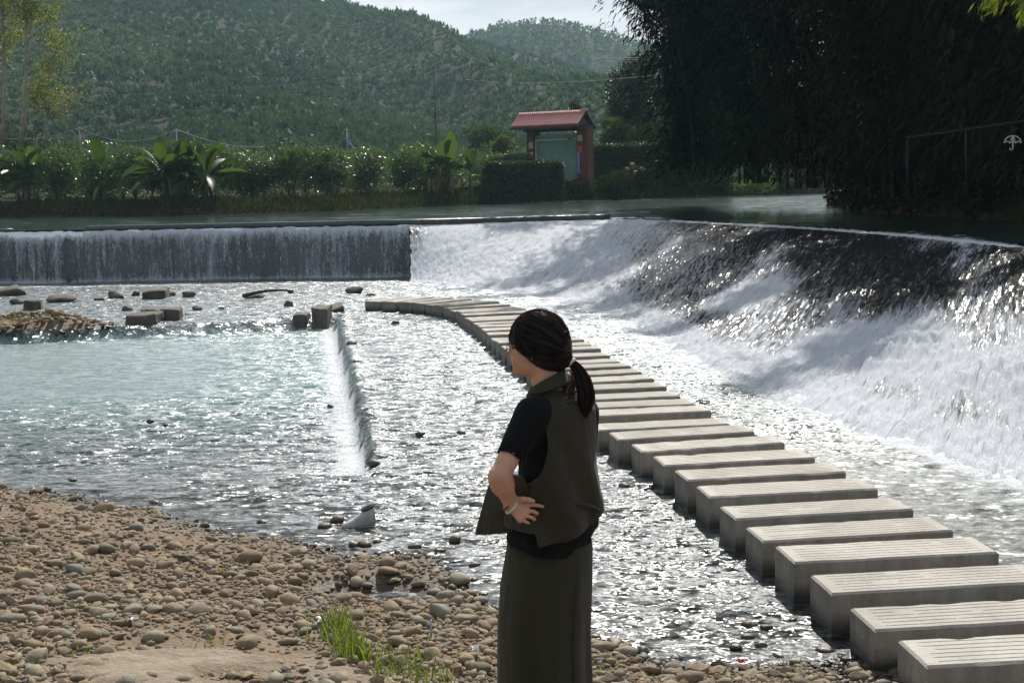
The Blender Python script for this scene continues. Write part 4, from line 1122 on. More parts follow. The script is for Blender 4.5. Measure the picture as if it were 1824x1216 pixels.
def block_mesh(seed):
    r = np.random.default_rng(seed)
    xs = np.r_[-BL / 2, -BL / 2 + 0.012, np.linspace(-BL / 2 + 0.07, BL / 2 - 0.07, 26), BL / 2 - 0.012, BL / 2]
    prof = [(-BW / 2, -BH), (-BW / 2, -0.012), (-BW / 2 + 0.012, 0.0)]
    ngr = 6
    for k in range(ngr):
        yc = -BW / 2 + (k + 1) * BW / (ngr + 1)
        prof += [(yc - 0.004, 0.0), (yc - 0.002, -0.007), (yc + 0.002, -0.007), (yc + 0.004, 0.0)]
    prof += [(BW / 2 - 0.012, 0.0), (BW / 2, -0.012), (BW / 2, -BH)]
    prof = np.array(prof)
    n, m = len(xs), len(prof)
    X = np.repeat(xs[:, None], m, 1); Y = np.repeat(prof[None, :, 0], n, 0).copy(); Z = np.repeat(prof[None, :, 1], n, 0).copy()
    ends = (np.abs(xs) > BL / 2 - 0.10)
    gr = np.isclose(prof[:, 1], -0.007)
    for k in range(ngr):
        part = ~ends & (vnoise(xs * 6, np.full(n, k * 7.0 + seed)) > -0.8)
        cols = np.where(gr)[0][2 * k:2 * k + 2]
        Z[np.ix_(~part, cols)] = 0.0
    Z[0] = np.minimum(Z[0], -0.012); Z[-1] = np.minimum(Z[-1], -0.012)
    chip = np.maximum(0, fbm(xs * 9, np.full(n, seed * 3.1), 0, 4)) * (0.004 + 0.007 * r.random())
    for c, sgn in ((1, 1), (2, 1), (m - 2, -1), (m - 3, -1)):
        Z[:, c] -= chip * r.uniform(0.3, 1.2); Y[:, c] += sgn * chip * r.uniform(0.3, 1.2)
    Z += 0.0012 * fbm(X * 4, Y * 4, seed, 2)
    P = np.stack([X, Y, Z], -1)
    v = P.reshape(-1, 3); f = grid_faces(n, m)
    ends_f = [list(range(m))[::-1], [(n - 1) * m + j for j in range(m)]]
    me = bpy.data.meshes.new('stepping_block')
    me.from_pydata(v.tolist(), [], f[:, ::-1].tolist() + [e[::-1] for e in ends_f])
    me.update()
    return me
bm_pool = [block_mesh(k) for k in range(8)]
RC = np.array([(3.07, 5.56), (2.98, 6.13), (2.90, 6.72), (2.8, 7.33), (2.72, 7.94), (2.63, 8.54), (2.55, 9.09), (2.46, 9.63), (2.29, 10.4), (2.01, 11.33), (1.86, 12.43), (1.7, 13.53), (1.55, 14.64), (1.31, 16.17), (0.99, 18.34), (0.66, 20.6), (0.27, 23.0), (-0.09, 24.2), (-0.62, 25.2), (-1.11, 25.75), (-2.04, 26.44)])
RCs = smooth_line(RC, 400, 60)
arc = np.r_[0, np.cumsum(np.linalg.norm(np.diff(RCs, axis=0), axis=1))]
n_blocks = 41
tens = ['', 'eleventh', 'twelfth']
def ordinal(n):
    if n <= 20: return ORD[n - 1]
    t = {2: 'twenty', 3: 'thirty', 4: 'forty'}[n // 10]
    return (t + '-' + ORD[n % 10 - 1]) if n % 10 else {2: 'twentieth', 3: 'thirtieth', 4: 'fortieth'}[n // 10]
BLOCKS = []
for i in range(n_blocks):
    s = arc[-1] * i / (n_blocks - 1)
    p = np.array([np.interp(s, arc, RCs[:, 0]), np.interp(s, arc, RCs[:, 1])])
    ang = np.interp(p[1], [5.5, 7.3, 9.6, 14, 19, 23, 24.3, 25.3, 26.44], [5, 6.5, 9.5, 9.5, 9.5, 17, 28, 43, 60]) + RNG.normal(0, 1.0)
    a = math.radians(ang); ex = np.array([math.cos(a), math.sin(a)]); ey = np.array([-math.sin(a), math.cos(a)])
    c = p - ex * BL / 2 + ey * BW / 2
    me = bm_pool[i % 8]
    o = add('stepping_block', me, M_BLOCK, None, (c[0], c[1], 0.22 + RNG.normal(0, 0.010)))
    o.rotation_euler = (RNG.normal(0, 0.006), RNG.normal(0, 0.004), a + (math.pi if i % 3 == 1 else 0))
    BLOCKS.append((c, a))
    tag(o, 'pale grooved concrete stepping block, %s from the near pebble shore' % ordinal(i + 1) if i < n_blocks - 1 else 'last pale concrete stepping block at the far end of the crossing', 'stepping block', 'stepping blocks across the stream')

# ------------------------------------------------------------------ stones
def make_stone_mat(name, per_object):
    s = NT(name); v = s.coord()
    t = s.n('ObjectInfo').outputs['Random'] if per_object else s.attr('tint')
    c = s.n('ValToRGB', {'Fac': t}); e = c.color_ramp.elements
    stops = [(0.0, (0.13, 0.105, 0.085)), (0.15, (0.25, 0.195, 0.135)), (0.35, (0.185, 0.13, 0.088)), (0.5, (0.31, 0.245, 0.17)), (0.68, (0.215, 0.15, 0.105)), (0.82, (0.29, 0.255, 0.205)), (0.93, (0.155, 0.15, 0.14)), (1.0, (0.28, 0.165, 0.105))]
    while len(e) < len(stops): e.new(0.5)
    for q, (p, cc) in zip(e, stops): q.position = p; q.color = (*cc, 1)
    c.color_ramp.interpolation = 'LINEAR'
    pos = s.n('NewGeometry').outputs['Position']
    nz = s.noise(pos, 22, 5, 0.65)
    col = s.mix(s.ramp(nz, [(0.3, 0.5), (0.6, 0.0)]), c.outputs[0], s.mix(1.0, c.outputs[0], (0.55, 0.5, 0.45), 'MULTIPLY'))
    col = s.mix(s.ramp(s.noise(pos, 5, 3), [(0.45, 0.0), (0.75, 0.45)]), col, (0.36, 0.27, 0.18))
    col = s.mix(1.0, col, (0.93, 0.96, 0.86), 'MULTIPLY')
    z = s.n('SeparateXYZ', {0: pos}).outputs[2]
    wet = s.ramp(z, [(0.022, 1.0), (0.055, 0.0)])
    col = s.mix(wet, col, s.mix(1.0, col, (0.30, 0.29, 0.29), 'MULTIPLY'))
    return s.done(principled(s, col, s.math('SUBTRACT', 0.85, s.math('MULTIPLY', wet, 0.55)), s.bump(s.noise(pos, 60, 4, 0.7), 0.006)))
M_STONE = make_stone_mat('stone', True)
M_STONES = make_stone_mat('stone_mass', False)
def on_ground(px, py):
    z = 0.0
    for _ in range(12):
        p = gp(px, py, z); z = 0.5 * z + 0.5 * float(ground_z(p[0], p[1]))
    return gp(px, py, z)
STONE_T = [rock_mesh('stone', 600 + k, 2, 0.15 + 0.7 * RNG.random(), (1, RNG.uniform(0.6, 0.9), RNG.uniform(0.38, 0.62))) for k in range(14)]
SMALL_T = [rock_mesh('stone', 700 + k, 1, 0.4 + 0.9 * RNG.random(), (1, RNG.uniform(0.55, 0.95), RNG.uniform(0.35, 0.65))) for k in range(16)]
TINY_T = []
for k in range(6):
    v, f = rock_mesh('stone', 800 + k, 1, 0.5, (1, 0.8, 0.6)); TINY_T.append((v, f))
STONE_ME = []
for v, f in STONE_T:
    me = mesh_data('stone', v, f, True); me.materials.append(M_STONE); STONE_ME.append(me)
# scatter over the near shore in the strip the camera can see, with a margin all round
def scatter(n, smin, smax, sig, seed):
    r = np.random.default_rng(seed)
    u = r.uniform(-260, 2080, n); w = r.uniform(838, 1330, n)
    P = np.array([gp(a, b, 0.12) for a, b in zip(u, w)])
    x, y = P[:, 0], P[:, 1]
    s = shore_s(x, y) + 0.22 * fbm(x * 1.1, y * 1.1, 3.0, 3)
    sz = np.clip(r.lognormal(math.log(smin), sig, n), smin * 0.6, smax)
    dens = 0.85 + 0.5 * fbm(x * 0.9 + 5, y * 0.9, 2.0, 3)
    # sandy ledge bare of stones in the near left corner
    ledge = np.exp(-((u - 400) / 260) ** 4 - ((w - 1225) / 58) ** 2)
    dens = dens * (1 - 0.93 * ledge) * (1 - 0.75 * np.exp(-((u - 330) / 160) ** 2 - ((w - 955) / 22) ** 2)) * (1 - 0.6 * np.exp(-((u - 20) / 90) ** 2 - ((w - 1075) / 30) ** 2))
    edge = np.where(s > 0.05, 1.0, np.clip(1 + (s - 0.05) / 0.45, 0, 1) ** 2 * 0.6)
    keep = (r.random(n) < np.clip(dens, 0, 1) * edge) & (s > -0.5)
    # keep the puddle clear
    keep &= (((x - PUDDLE[0]) / 0.34) ** 2 + ((y - PUDDLE[1]) / 0.21) ** 2) > 1.0
    x, y, sz = x[keep], y[keep], sz[keep]
    return x, y, ground_z(x, y), sz
def clear_of_blocks(x, y, m):
    ok = np.ones(len(x), bool)
    for c, a in BLOCKS[:6]:
        dx, dy = x - c[0], y - c[1]
        u = dx * math.cos(a) + dy * math.sin(a); w = -dx * math.sin(a) + dy * math.cos(a)
        ok &= ~((np.abs(u) < BL / 2 + m) & (np.abs(w) < BW / 2 + m))
    return ok
def thin(x, y, z, s, f=0.75):
    """drop stones that would sit inside a larger one"""
    o = np.argsort(-s); cell = {}; keep = []
    for i in o:
        key = (int(x[i] / 0.15), int(y[i] / 0.15)); hit = False
        for a in (-1, 0, 1):
            for b in (-1, 0, 1):
                for j in cell.get((key[0] + a, key[1] + b), ()):
                    if (x[i] - x[j]) ** 2 + (y[i] - y[j]) ** 2 < (f * (s[i] + s[j])) ** 2: hit = True; break
                if hit: break
            if hit: break
        if not hit: keep.append(i); cell.setdefault(key, []).append(i)
    k = np.array(keep)
    return x[k], y[k], z[k], s[k]
x1, y1, z1, s1 = scatter(11000, 0.024, 0.075, 0.48, 21)
x2, y2, z2, s2 = scatter(42000, 0.0135, 0.03, 0.38, 22)
X, Y, Z, S = [np.concatenate(q) for q in zip((x1, y1, z1, s1), (x2, y2, z2, s2))]
k = clear_of_blocks(X, Y, 0.02); X, Y, Z, S = X[k], Y[k], Z[k], S[k]
X, Y, Z, S = thin(X, Y, Z, S, 0.56)
app = S / Y
pxs_ = CX + X / Y * F_PX
vis = (pxs_ > 5) & (pxs_ < 1819) & (CY - (Z - CAM_Z) / Y * F_PX - (CY - 336) * 2 < 1e9)
pyv = np.array([336 + (CAM_Z - c) / b * F_PX for b, c in zip(Y, Z)])
vis &= (pyv < 1205)
order = np.argsort(-(app * vis))
n_ind = 300
ind, rest = order[:n_ind], order[n_ind:]
for q, i in enumerate(ind):
    o = add('river_stone', STONE_ME[q % len(STONE_ME)], None, None, (X[i], Y[i], Z[i] + S[i] * 0.18))
    o.scale = (S[i], S[i] * RNG.uniform(0.85, 1.15), S[i] * RNG.uniform(0.85, 1.2))
    o.rotation_euler = (RNG.normal(0, 0.25), RNG.normal(0, 0.25), RNG.uniform(0, 6.28))
    tag(o, 'rounded brown river stone lying among the pebbles of the near shore', 'stone', 'river stones on the near shore')
def stone_mass(name, X, Y, Z, S, tpl, label, seed, sink=0.2):
    r = np.random.default_rng(seed); V, Fc, T, SM = [], [], [], []; base = 0
    which = r.integers(0, len(tpl), len(X))
    for k, (v, f) in enumerate(tpl):
        m = np.where(which == k)[0]
        if not len(m): continue
        a = r.uniform(0, 6.28, len(m)); tx = r.normal(0, 0.22, len(m)); ca, sa = np.cos(a), np.sin(a)
        vv = np.repeat(v[None], len(m), 0) * S[m][:, None, None]
        vv[:, :, 2] *= r.uniform(0.8, 1.25, len(m))[:, None]
        vv[:, :, 2] += vv[:, :, 0] * tx[:, None]
        x = vv[:, :, 0] * ca[:, None] - vv[:, :, 1] * sa[:, None]; y = vv[:, :, 0] * sa[:, None] + vv[:, :, 1] * ca[:, None]
        V.append(np.stack([x + X[m][:, None], y + Y[m][:, None], vv[:, :, 2] + Z[m][:, None] + S[m][:, None] * sink], -1).reshape(-1, 3))
        Fc.append((f[None] + (np.arange(len(m)) * len(v))[:, None, None] + base).reshape(-1, 3)); base += len(m) * len(v)
        T.append(np.repeat(r.random(len(m)), len(v))); SM.append(np.full(len(m) * len(f), k % 2 == 0))
    o = add(name, mesh_data(name, np.concatenate(V), np.concatenate(Fc), np.concatenate(SM), {'tint': np.concatenate(T)}), M_STONES)
    return tag(o, label, kind='stuff')
print('stones', len(X))
stone_mass('pebbles', X[rest], Y[rest], Z[rest], S[rest], SMALL_T, 'smaller pebbles covering the near shore', 5)
xg, yg, zg, sg_ = scatter(26000, 0.006, 0.012, 0.3, 24)
k = clear_of_blocks(xg, yg, 0.01)
ICO = []
for q in range(6):
    v, f = rock_mesh('grit', 850 + q, 1, 0.5, (1, 0.8, 0.65)); ICO.append((v, f))
stone_mass('gravel', xg[k][:3000], yg[k][:3000], zg[k][:3000], sg_[k][:3000], ICO, 'fine grit between the pebbles', 6)
# gravel bar across the pool
r = np.random.default_rng(88)
u = r.uniform(-140, 262, 5200); w = r.uniform(548, 620, 5200)
Pq = np.array([gp(a, b, 0.15) for a, b in zip(u, w)])
zq = ground_z(Pq[:, 0], Pq[:, 1]); kq = zq > -0.14
xq, yq, zq, sq = thin(Pq[kq, 0], Pq[kq, 1], zq[kq], np.clip(r.lognormal(math.log(0.042), 0.4, kq.sum()), 0.025, 0.12), 0.55)
stone_mass('gravel_bar_stones', xq, yq, zq, sq, SMALL_T, 'stones heaped on the gravel bar across the pool', 9)

# individually placed rocks: px, py, half-length in px, flatness, label
def place_rock(name, px, py, half, seed, label, cat='rock', sub=2, sharp=0.5, squash=(1, 0.75, 0.6), lift=0.3, mat=None, group=None, rz=None, zbase=None):
    p = on_ground(px, py) if zbase is None else gp(px, py, zbase)
    sz = half / F_PX * p[1] * 1.0
    v, f = rock_mesh('rock', seed, sub, sharp, squash)
    o = add(name, mesh_data(name, v * sz, f, True), mat or M_STONE, None, (p[0], p[1], p[2] + sz * lift))
    o.rotation_euler = (0.08 * math.sin(seed), 0.1 * math.cos(seed * 1.7), 0.25 * math.sin(seed * 3.1) if rz is None else rz)
    return tag(o, label, cat, group)
M_DARKROCK = mat_plain('wet_dark_rock', (0.075, 0.072, 0.062), 0.55, 0.4, 3, 0.03)
SH = 'shore boulders'
for i, (px, py, hf, lb) in enumerate([
    (187, 910, 21, 'largest pale boulder standing at the upper edge of the pebble shore'),
    (190, 982, 19, 'pale rounded cobble lying on the bare brown soil patch'),
    (60, 1092, 20, 'blue-grey rounded boulder near the lower left of the shore'),
    (20, 1108, 30, 'broad flat tan slab at the left frame edge'),
    (242, 1008, 18, 'long tilted tan cobble in the middle of the shore'),
    (446, 1000, 24, 'broken reddish block with a square edge on the shore'),
    (255, 1162, 17, 'oval pale stone at the border of the sandy ledge'),
    (275, 1140, 22, 'long banded stone pointing at the sandy ledge'),
    (140, 1152, 17, 'grey rounded stone beside the grass wisps in the lower left'),
    (160, 1135, 22, 'smooth tan cobble leaning on its neighbours in the lower left'),
    (48, 1030, 20, 'cracked brown rock above the bare soil at the left edge'),
    (415, 1078, 13, 'smooth oval stone alone in the middle pebbles'),
    (340, 1080, 15, 'dark brown rough stone among the middle pebbles'),
    (1078, 1155, 19, 'large tan boulder just right of the skirt'),
    (815, 1040, 24, 'flat brown rock at the water edge left of the skirt'),
    (690, 1005, 15, 'brown stone on the spit above the puddle'),
    (655, 1045, 10, 'small upright stone standing in the puddle'),
    (830, 1178, 19, 'reddish angular stone left of the skirt hem'),
    (855, 1195, 22, 'rough pale lump of stone beside the skirt hem'),
    (775, 1060, 16, 'tilted tan stone between the puddle and the stream'),
    (765, 1072, 15, 'brown stone on the right rim of the puddle')]):
    place_rock('boulder', px, py, hf, 900 + i, lb, sharp=0.5 if i in (5, 10, 17) else 0.15, squash=(1, 0.75, 0.62) if i not in (3,) else (1, 0.7, 0.35), lift=0.25, group=SH)
for i, (px, py, hf, lb) in enumerate([
    (468, 934, 11, 'dark wet stone alone in the water off the pebble shore'),
    (578, 943, 14, 'wet brown stone beside the pale shoe'),
    (600, 930, 15, 'wet stone touching the toe of the pale shoe'),
    (632, 974, 12, 'dark pointed stone standing in the shallows below the shoe'),
    (650, 973, 15, 'flat pale stone in the shallows below the shoe'),
    (672, 968, 9, 'small dark stone right of the flat pale one'),
    (738, 978, 14, 'mossy flat stone in the shallows'),
    (785, 985, 12, 'dark stone in the shallows beyond the spit'),
    (812, 965, 13, 'dark stones showing above the shallows by the vest corner'),
    (845, 1010, 12, 'small dark stone near the skirt in the shallows'),
    (845, 1036, 9, 'dark tooth of stone left of the skirt'),
    (862, 1062, 10, 'round dark stone touching the skirt outline'),
    (1112, 872, 12, 'thin dark stone awash beside the stepping blocks'),
    (1238, 1113, 14, 'reddish wet stone in the shallows between skirt and blocks'),
    (1335, 1120, 17, 'long dark stone in the shallows near the blocks'),
    (1366, 1122, 14, 'dark stone against the long one near the blocks'),
    (1411, 1108, 10, 'upright stone closest to the block corner'),
    (1332, 1138, 14, 'red-brown wet stone below the dark pair'),
    (1355, 1153, 13, 'reddish flat stone below the dark pair'),
    (1312, 1157, 14, 'blunt dark stone at the pebble edge'),
    (1560, 1175, 17, 'greenish cobble wedged beside the second block'),
    (1585, 1190, 14, 'grey cobble wedged between the first two blocks'),
    (129, 859, 9, 'black stone just off the far left shore'),
    (667, 832, 14, 'flat brown stone at the end of the little sill'),
    (748, 778, 10, 'dark stone breaking the water in midstream'),
    (822, 776, 9, 'reddish stone awash in midstream'),
    (588, 727, 7, 'small dark stone in the foam below the sill'),
    (627, 617, 10, 'dark stone on the lip of the sill'),
    (704, 579, 8, 'dark stone in the riffle below the far blocks'),
    (268, 754, 8, 'dark stone breaking the surface in the pool'),
    (294, 760, 6, 'smaller dark stone beside the one in the pool')]):
    place_rock('wet_stone', px, py, hf, 950 + i, lb, 'stone', lift=0.55 if py < 900 else 0.35, mat=None if py > 900 else M_DARKROCK, group='wet stones in the stream', zbase=(-0.17 if px < 600 and 600 < py < 850 else -0.02) if py < 900 else -0.01)

# blocks and slabs at the head of the pool
M_SLAB = mat_plain('old_concrete', (0.10, 0.09, 0.075), 0.85, 0.35, 4, 0.02)
def slab(px0, px1, py_top, py_bot, depth, label, tilt=0.0, rz=0.0, mat=None, seed=0, back=0.0):
    p0, p1 = gp(px0, py_bot, 0.0), gp(px1, py_bot, 0.0)
    Yc = (p0[1] + p1[1]) / 2; w = abs(p1[0] - p0[0]); h = (py_bot - py_top) / F_PX * Yc * 0.8
    import bmesh
    bm = bmesh.new(); bmesh.ops.create_cube(bm, size=1.0)
    bmesh.ops.subdivide_edges(bm, edges=bm.edges[:], cuts=2, use_grid_fill=True)
    bmesh.ops.bevel(bm, geom=[e for e in bm.edges if len(e.link_faces) == 2 and e.calc_face_angle() > 0.5], offset=0.04, segments=1, affect='EDGES')
    v = np.array([q.co[:] for q in bm.verts]); f = [[q.index for q in fc.verts] for fc in bm.faces]; bm.free()
    v += 0.05 * np.stack([vnoise(v[:, 0] * 2 + seed + k * 5, v[:, 1] * 2, v[:, 2] * 2) for k in range(3)], 1)
    v *= np.array([w, depth, h + 0.35]); v[:, 2] += (h - 0.35) / 2
    me = bpy.data.meshes.new('concrete_block'); me.from_pydata(v.tolist(), [], f); me.update()
    o = add('concrete_block', me, mat or M_SLAB, None, ((p0[0] + p1[0]) / 2, Yc + depth / 2 + back, 0.0))
    o.rotation_euler = (0, tilt, rz)
    return tag(o, label, 'block', 'blocks at the head of the pool')
slab(283, 316, 545, 571, 0.5, 'upright square concrete block next to the gravel bar tip', 0.02, 0.1, None, 1)
slab(226, 276, 556, 578, 0.6, 'low dark slab between the gravel bar and the square block', 0.0, 0.0, None, 2)
slab(245, 278, 549, 560, 0.7, 'thin slab lying behind the low dark slab', 0.05, 0.2, None, 3)
slab(545, 573, 550, 577, 0.6, 'square concrete block at the top of the little sill', 0.0, -0.05, None, 4, 0.75)
slab(571, 600, 551, 562, 0.8, 'tilted slab leaning off the block at the top of the sill', -0.25, 0.2, None, 5, 0.6)
slab(509, 535, 565, 577, 0.4, 'small block with water running over it beside the sill block', 0.0, 0.0, None, 6, 0.75)
slab(38, 65, 531, 552, 0.5, 'dark cube of stone near the left frame edge', 0.05, 0.3, None, 7)
slab(253, 290, 513, 532, 0.8, 'largest pale angular rock in the far row', -0.08, 0.1, None, 8)
for i, (px, py, hf, sq, lb) in enumerate([
    (18, 526, 30, 0.4, 'flat pale rock at the left frame edge below the falls'), (105, 538, 30, 0.25, 'thin flat slab barely above the water'), (30, 541, 14, 0.5, 'low brown rock behind the dark cube'),
    (205, 531, 19, 0.55, 'rounded rock left of the largest angular one'), (178, 535, 11, 0.4, 'low dark rock at the end of the far row'), (241, 526, 9, 0.7, 'small upright rock against the largest angular one'),
    (300, 527, 13, 0.5, 'rock right of the largest angular one'), (335, 529, 14, 0.55, 'separate rock at the right end of the far row'), (350, 552, 11, 0.5, 'dark rock leaning in the rapids'),
    (394, 550, 6, 0.6, 'small rock in the middle of the rapids'), (514, 545, 9, 0.8, 'pointed rock at the right of the rapids'), (632, 522, 16, 0.45, 'dark flat rock near the foot of the falls'),
    (518, 522, 6, 0.8, 'small rock holding the stranded stick'), (660, 527, 10, 0.3, 'low rock awash by the first far block'), (455, 531, 20, 0.2, 'gravelly hump stranded below the falls'), (225, 552, 12, 0.6, 'brown rock at the tip of the gravel bar')]):
    place_rock('rock', px, py, hf, 1000 + i, lb, 'rock', 2, 1.1, (1, 0.8, sq), 0.2, M_SLAB, 'rocks at the head of the pool', zbase=0.0)
a, b = gp(432, 527, 0.1), gp(522, 518, 0.15)
q = np.linspace(0, 1, 8)[:, None]
o = MB().tube((b - a)[None] * q + np.c_[0 * q, 0 * q, 0.06 * np.sin(q * 3.1)], np.linspace(0.05, 0.02, 8), 6).build('driftwood', M_BARK, None, True, tuple(a))
tag(o, 'long stranded stick of driftwood below the falls', 'driftwood')
a, b = on_ground(318, 1000), on_ground(345, 1012)
o = MB().tube(np.array([a, (a + b) / 2 + [0, 0, 0.02], b]) - a + [0, 0, 0.035], [0.008, 0.007, 0.004], 6).build('driftwood', M_TIMBER, None, True, tuple(a))
tag(o, 'short dark stick lying on the middle of the pebble shore', 'driftwood')

# ------------------------------------------------------------------ the stranded shoe
def shoe():
    p = gp(640, 938, 0.0)
    root = thing('shoe', 'pale grey shoe stranded in the shallows with its dark opening up', 'shoe', (p[0], p[1], -0.01), math.radians(8))
    # sections from toe (left) to heel (right): x, half width, sole z, top z
    sec = [(-0.125, 0.012, 0.02, 0.035), (-0.112, 0.032, 0.008, 0.05), (-0.08, 0.045, 0.0, 0.062), (-0.04, 0.048, 0.0, 0.078), (0.0, 0.044, 0.002, 0.10), (0.04, 0.040, 0.006, 0.122), (0.08, 0.039, 0.008, 0.135), (0.105, 0.034, 0.012, 0.145), (0.122, 0.018, 0.02, 0.14)]
    n = 16; th = np.arange(n) * 2 * math.pi / n
    V = []
    for x, w, z0, z1 in sec:
        cz, hz = (z0 + z1) / 2, (z1 - z0) / 2
        V.append(np.c_[np.full(n, x), w * np.sign(np.cos(th)) * np.abs(np.cos(th)) ** 0.8, cz + hz * np.sign(np.sin(th)) * np.abs(np.sin(th)) ** 0.8])
    V = np.array(V); m = len(sec)
    i = np.arange(m - 1)[:, None] * n; j = np.arange(n)[None]; k = (j + 1) % n
    f4 = np.stack([i + j, i + k, i + n + k, i + n + j], -1).reshape(-1, 4)
    v = V.reshape(-1, 3); e = m * n
    v = np.vstack([v, V[0].mean(0), V[-1].mean(0)])
    f3 = [[e, (q + 1) % n, q] for q in range(n)] + [[e + 1, (m - 1) * n + q, (m - 1) * n + (q + 1) % n] for q in range(n)]
    MB().put(v, f3, f4).build('upper', mat_plain('worn_shoe', (0.42, 0.42, 0.41), 0.8, 0.25, 18, 0.004), root, True)
    # collar and dark opening
    t = np.linspace(0, 2 * math.pi, 19)
    c = np.c_[0.075 + 0.045 * np.cos(t), 0.027 * np.sin(t), 0.142 + 0.012 * np.cos(t)]
    MB().tube(c, 0.009, 6, False).build('collar', mat_plain('shoe_lining', (0.06, 0.065, 0.07), 0.9), root, True)
    MB().put(np.vstack([c[:-1], [[0.075, 0, 0.13]]]), [[18, a, (a + 1) % 18] for a in range(18)]).build('opening', bpy.data.materials['shoe_lining'], root)
    t = np.linspace(-0.115, 0.112, 10)
    sole = MB()
    w = np.interp(t, [s[0] for s in sec], [s[1] for s in sec]) + 0.004
    sv = np.r_[np.c_[t, w, np.full(10, 0.0)], np.c_[t[::-1], -w[::-1], np.full(10, 0.0)]]
    sv2 = sv + [0, 0, 0.018]
    sole.put(np.vstack([sv, sv2]), None, [[a, (a + 1) % 20, 20 + (a + 1) % 20, 20 + a] for a in range(20)])
    sole.build('sole', mat_plain('shoe_sole', (0.5, 0.5, 0.48), 0.7), root)
    root.rotation_euler = (0, math.radians(-4), math.radians(12))
shoe()

# ------------------------------------------------------------------ grass and litter on the shore
M_GRASS = mat_leaf('grass_blade', (0.07, 0.105, 0.025), (0.19, 0.22, 0.07), 0.5, 0.45, 0.3)
def tuft(name, label, spots, n, hgt, seed, spread=0.05, kind=None):
    r = np.random.default_rng(seed); V, Fc, T = [], [], []; b = 0
    o0 = on_ground(*spots[0])
    for q in range(n):
        px, py = spots[r.integers(0, len(spots))]
        p = on_ground(px + r.normal(0, 9), py + r.normal(0, 5)); p = p + np.r_[r.normal(0, spread, 2), -0.01]
        L = hgt * r.uniform(0.45, 1.15); a = r.uniform(0, 6.28); bend = r.uniform(0.1, 0.75)
        t = np.linspace(0, 1, 5); d = np.array([math.cos(a), math.sin(a)])
        c = np.c_[p[0] + d[0] * bend * L * t ** 2, p[1] + d[1] * bend * L * t ** 2, p[2] + L * (t - 0.35 * bend * t ** 2)]
        w = np.r_[0.0022, 0.003, 0.0026, 0.0017, 0.0002][:, None] * r.uniform(0.8, 1.5); s = np.array([-d[1], d[0], 0]) if r.random() < 0.5 else np.array([1, 0, 0])
        V.append(np.stack([c - s * w, c + s * w], 1).reshape(-1, 3))
        i = np.arange(4)[:, None] * 2; Fc.append((i + np.array([[0, 1, 3, 2]])) + b); b += 10; T.append(np.full(10, r.random()))
    o = add(name, mesh_data(name, np.concatenate(V) - o0, np.concatenate(Fc), True, {'tint': np.concatenate(T)}), M_GRASS, None, tuple(o0))
    return tag(o, label, None if kind else 'grass tuft', None, kind)
tuft('grass_tuft', 'bright green grass tuft growing at the edge of the sandy ledge', [(592, 1135), (605, 1145), (615, 1160), (625, 1170), (640, 1178), (605, 1120)], 330, 0.17, 1, 0.02)
tuft('grass_tuft', 'sparse grass blades at the bottom between tuft and skirt', [(700, 1205), (745, 1215), (690, 1190), (730, 1180), (790, 1210)], 110, 0.13, 2, 0.05)
tuft('grass_wisps', 'thin grass wisps scattered over the near shore', [(60, 1170), (110, 1165), (150, 1160), (20, 1185), (345, 935), (330, 940), (360, 1150), (235, 1175), (1070, 1185), (1095, 1180), (560, 1118), (650, 1090), (700, 1150)], 260, 0.05, 3, 0.05, 'stuff')
tuft('grass_tuft', 'dry grass tuft on the gravel bar across the pool', [(40, 572), (25, 575), (60, 570)], 70, 0.35, 4, 0.12)
M_SCRAP = mat_plain('white_plastic_scrap', (0.72, 0.72, 0.72), 0.5, 0.1, 20)
def scrap(px, py, sz, mat, label, seed, name='plastic_scrap'):
    r = np.random.default_rng(seed); n = 6
    u, v = np.meshgrid(np.linspace(-1, 1, n), np.linspace(-1, 1, n), indexing='ij')
    P = np.stack([u * sz, v * sz * 0.6, 0.35 * sz * r.normal(0, 1, u.shape) + 0.3 * sz], -1) + r.normal(0, 0.18 * sz, (n, n, 3))
    p = on_ground(px, py)
    o = add(name, grid_mesh(name, P, False), mat, None, (p[0], p[1], p[2] + 0.03)); o.rotation_euler = (0, 0, r.uniform(0, 6))
    md = o.modifiers.new('thickness', 'SOLIDIFY'); md.thickness = 0.0015
    tag(o, label, 'litter', 'litter on the shore')
M_REDP = mat_plain('red_wrapper', (0.50, 0.05, 0.05), 0.35, 0.2, 20)
scrap(572, 1114, 0.028, M_SCRAP, 'crumpled white plastic scrap beside the grass tuft', 1)
scrap(236, 1114, 0.026, M_SCRAP, 'white plastic scrap under a stone in the lower left pebbles', 2)
scrap(847, 1166, 0.022, M_SCRAP, 'crumpled pale paper left of the skirt', 3)
scrap(1136, 1139, 0.016, M_REDP, 'bright red wrapper at the pebble edge right of the skirt', 4)
scrap(1320, 1187, 0.020, M_REDP, 'red wrapper among pebbles near the stepping blocks', 5)
scrap(722, 1174, 0.012, M_REDP, 'small red and white scrap among the grass blades', 6)
scrap(396, 1024, 0.018, mat_plain('yellow_leaf', (0.48, 0.36, 0.08), 0.7), 'yellow fallen leaf in the middle pebbles', 7, 'fallen_leaf')
p = on_ground(768, 1140)
o = MB().tube([[0, 0, 0.02], [0.003, -0.01, 0.11]], 0.005, 8).build('plastic_tube', mat_plain('pale_blue_tube', (0.30, 0.42, 0.55), 0.4), None, True, tuple(p))
tag(o, 'thin pale blue tube sticking up from the pebbles', 'litter')

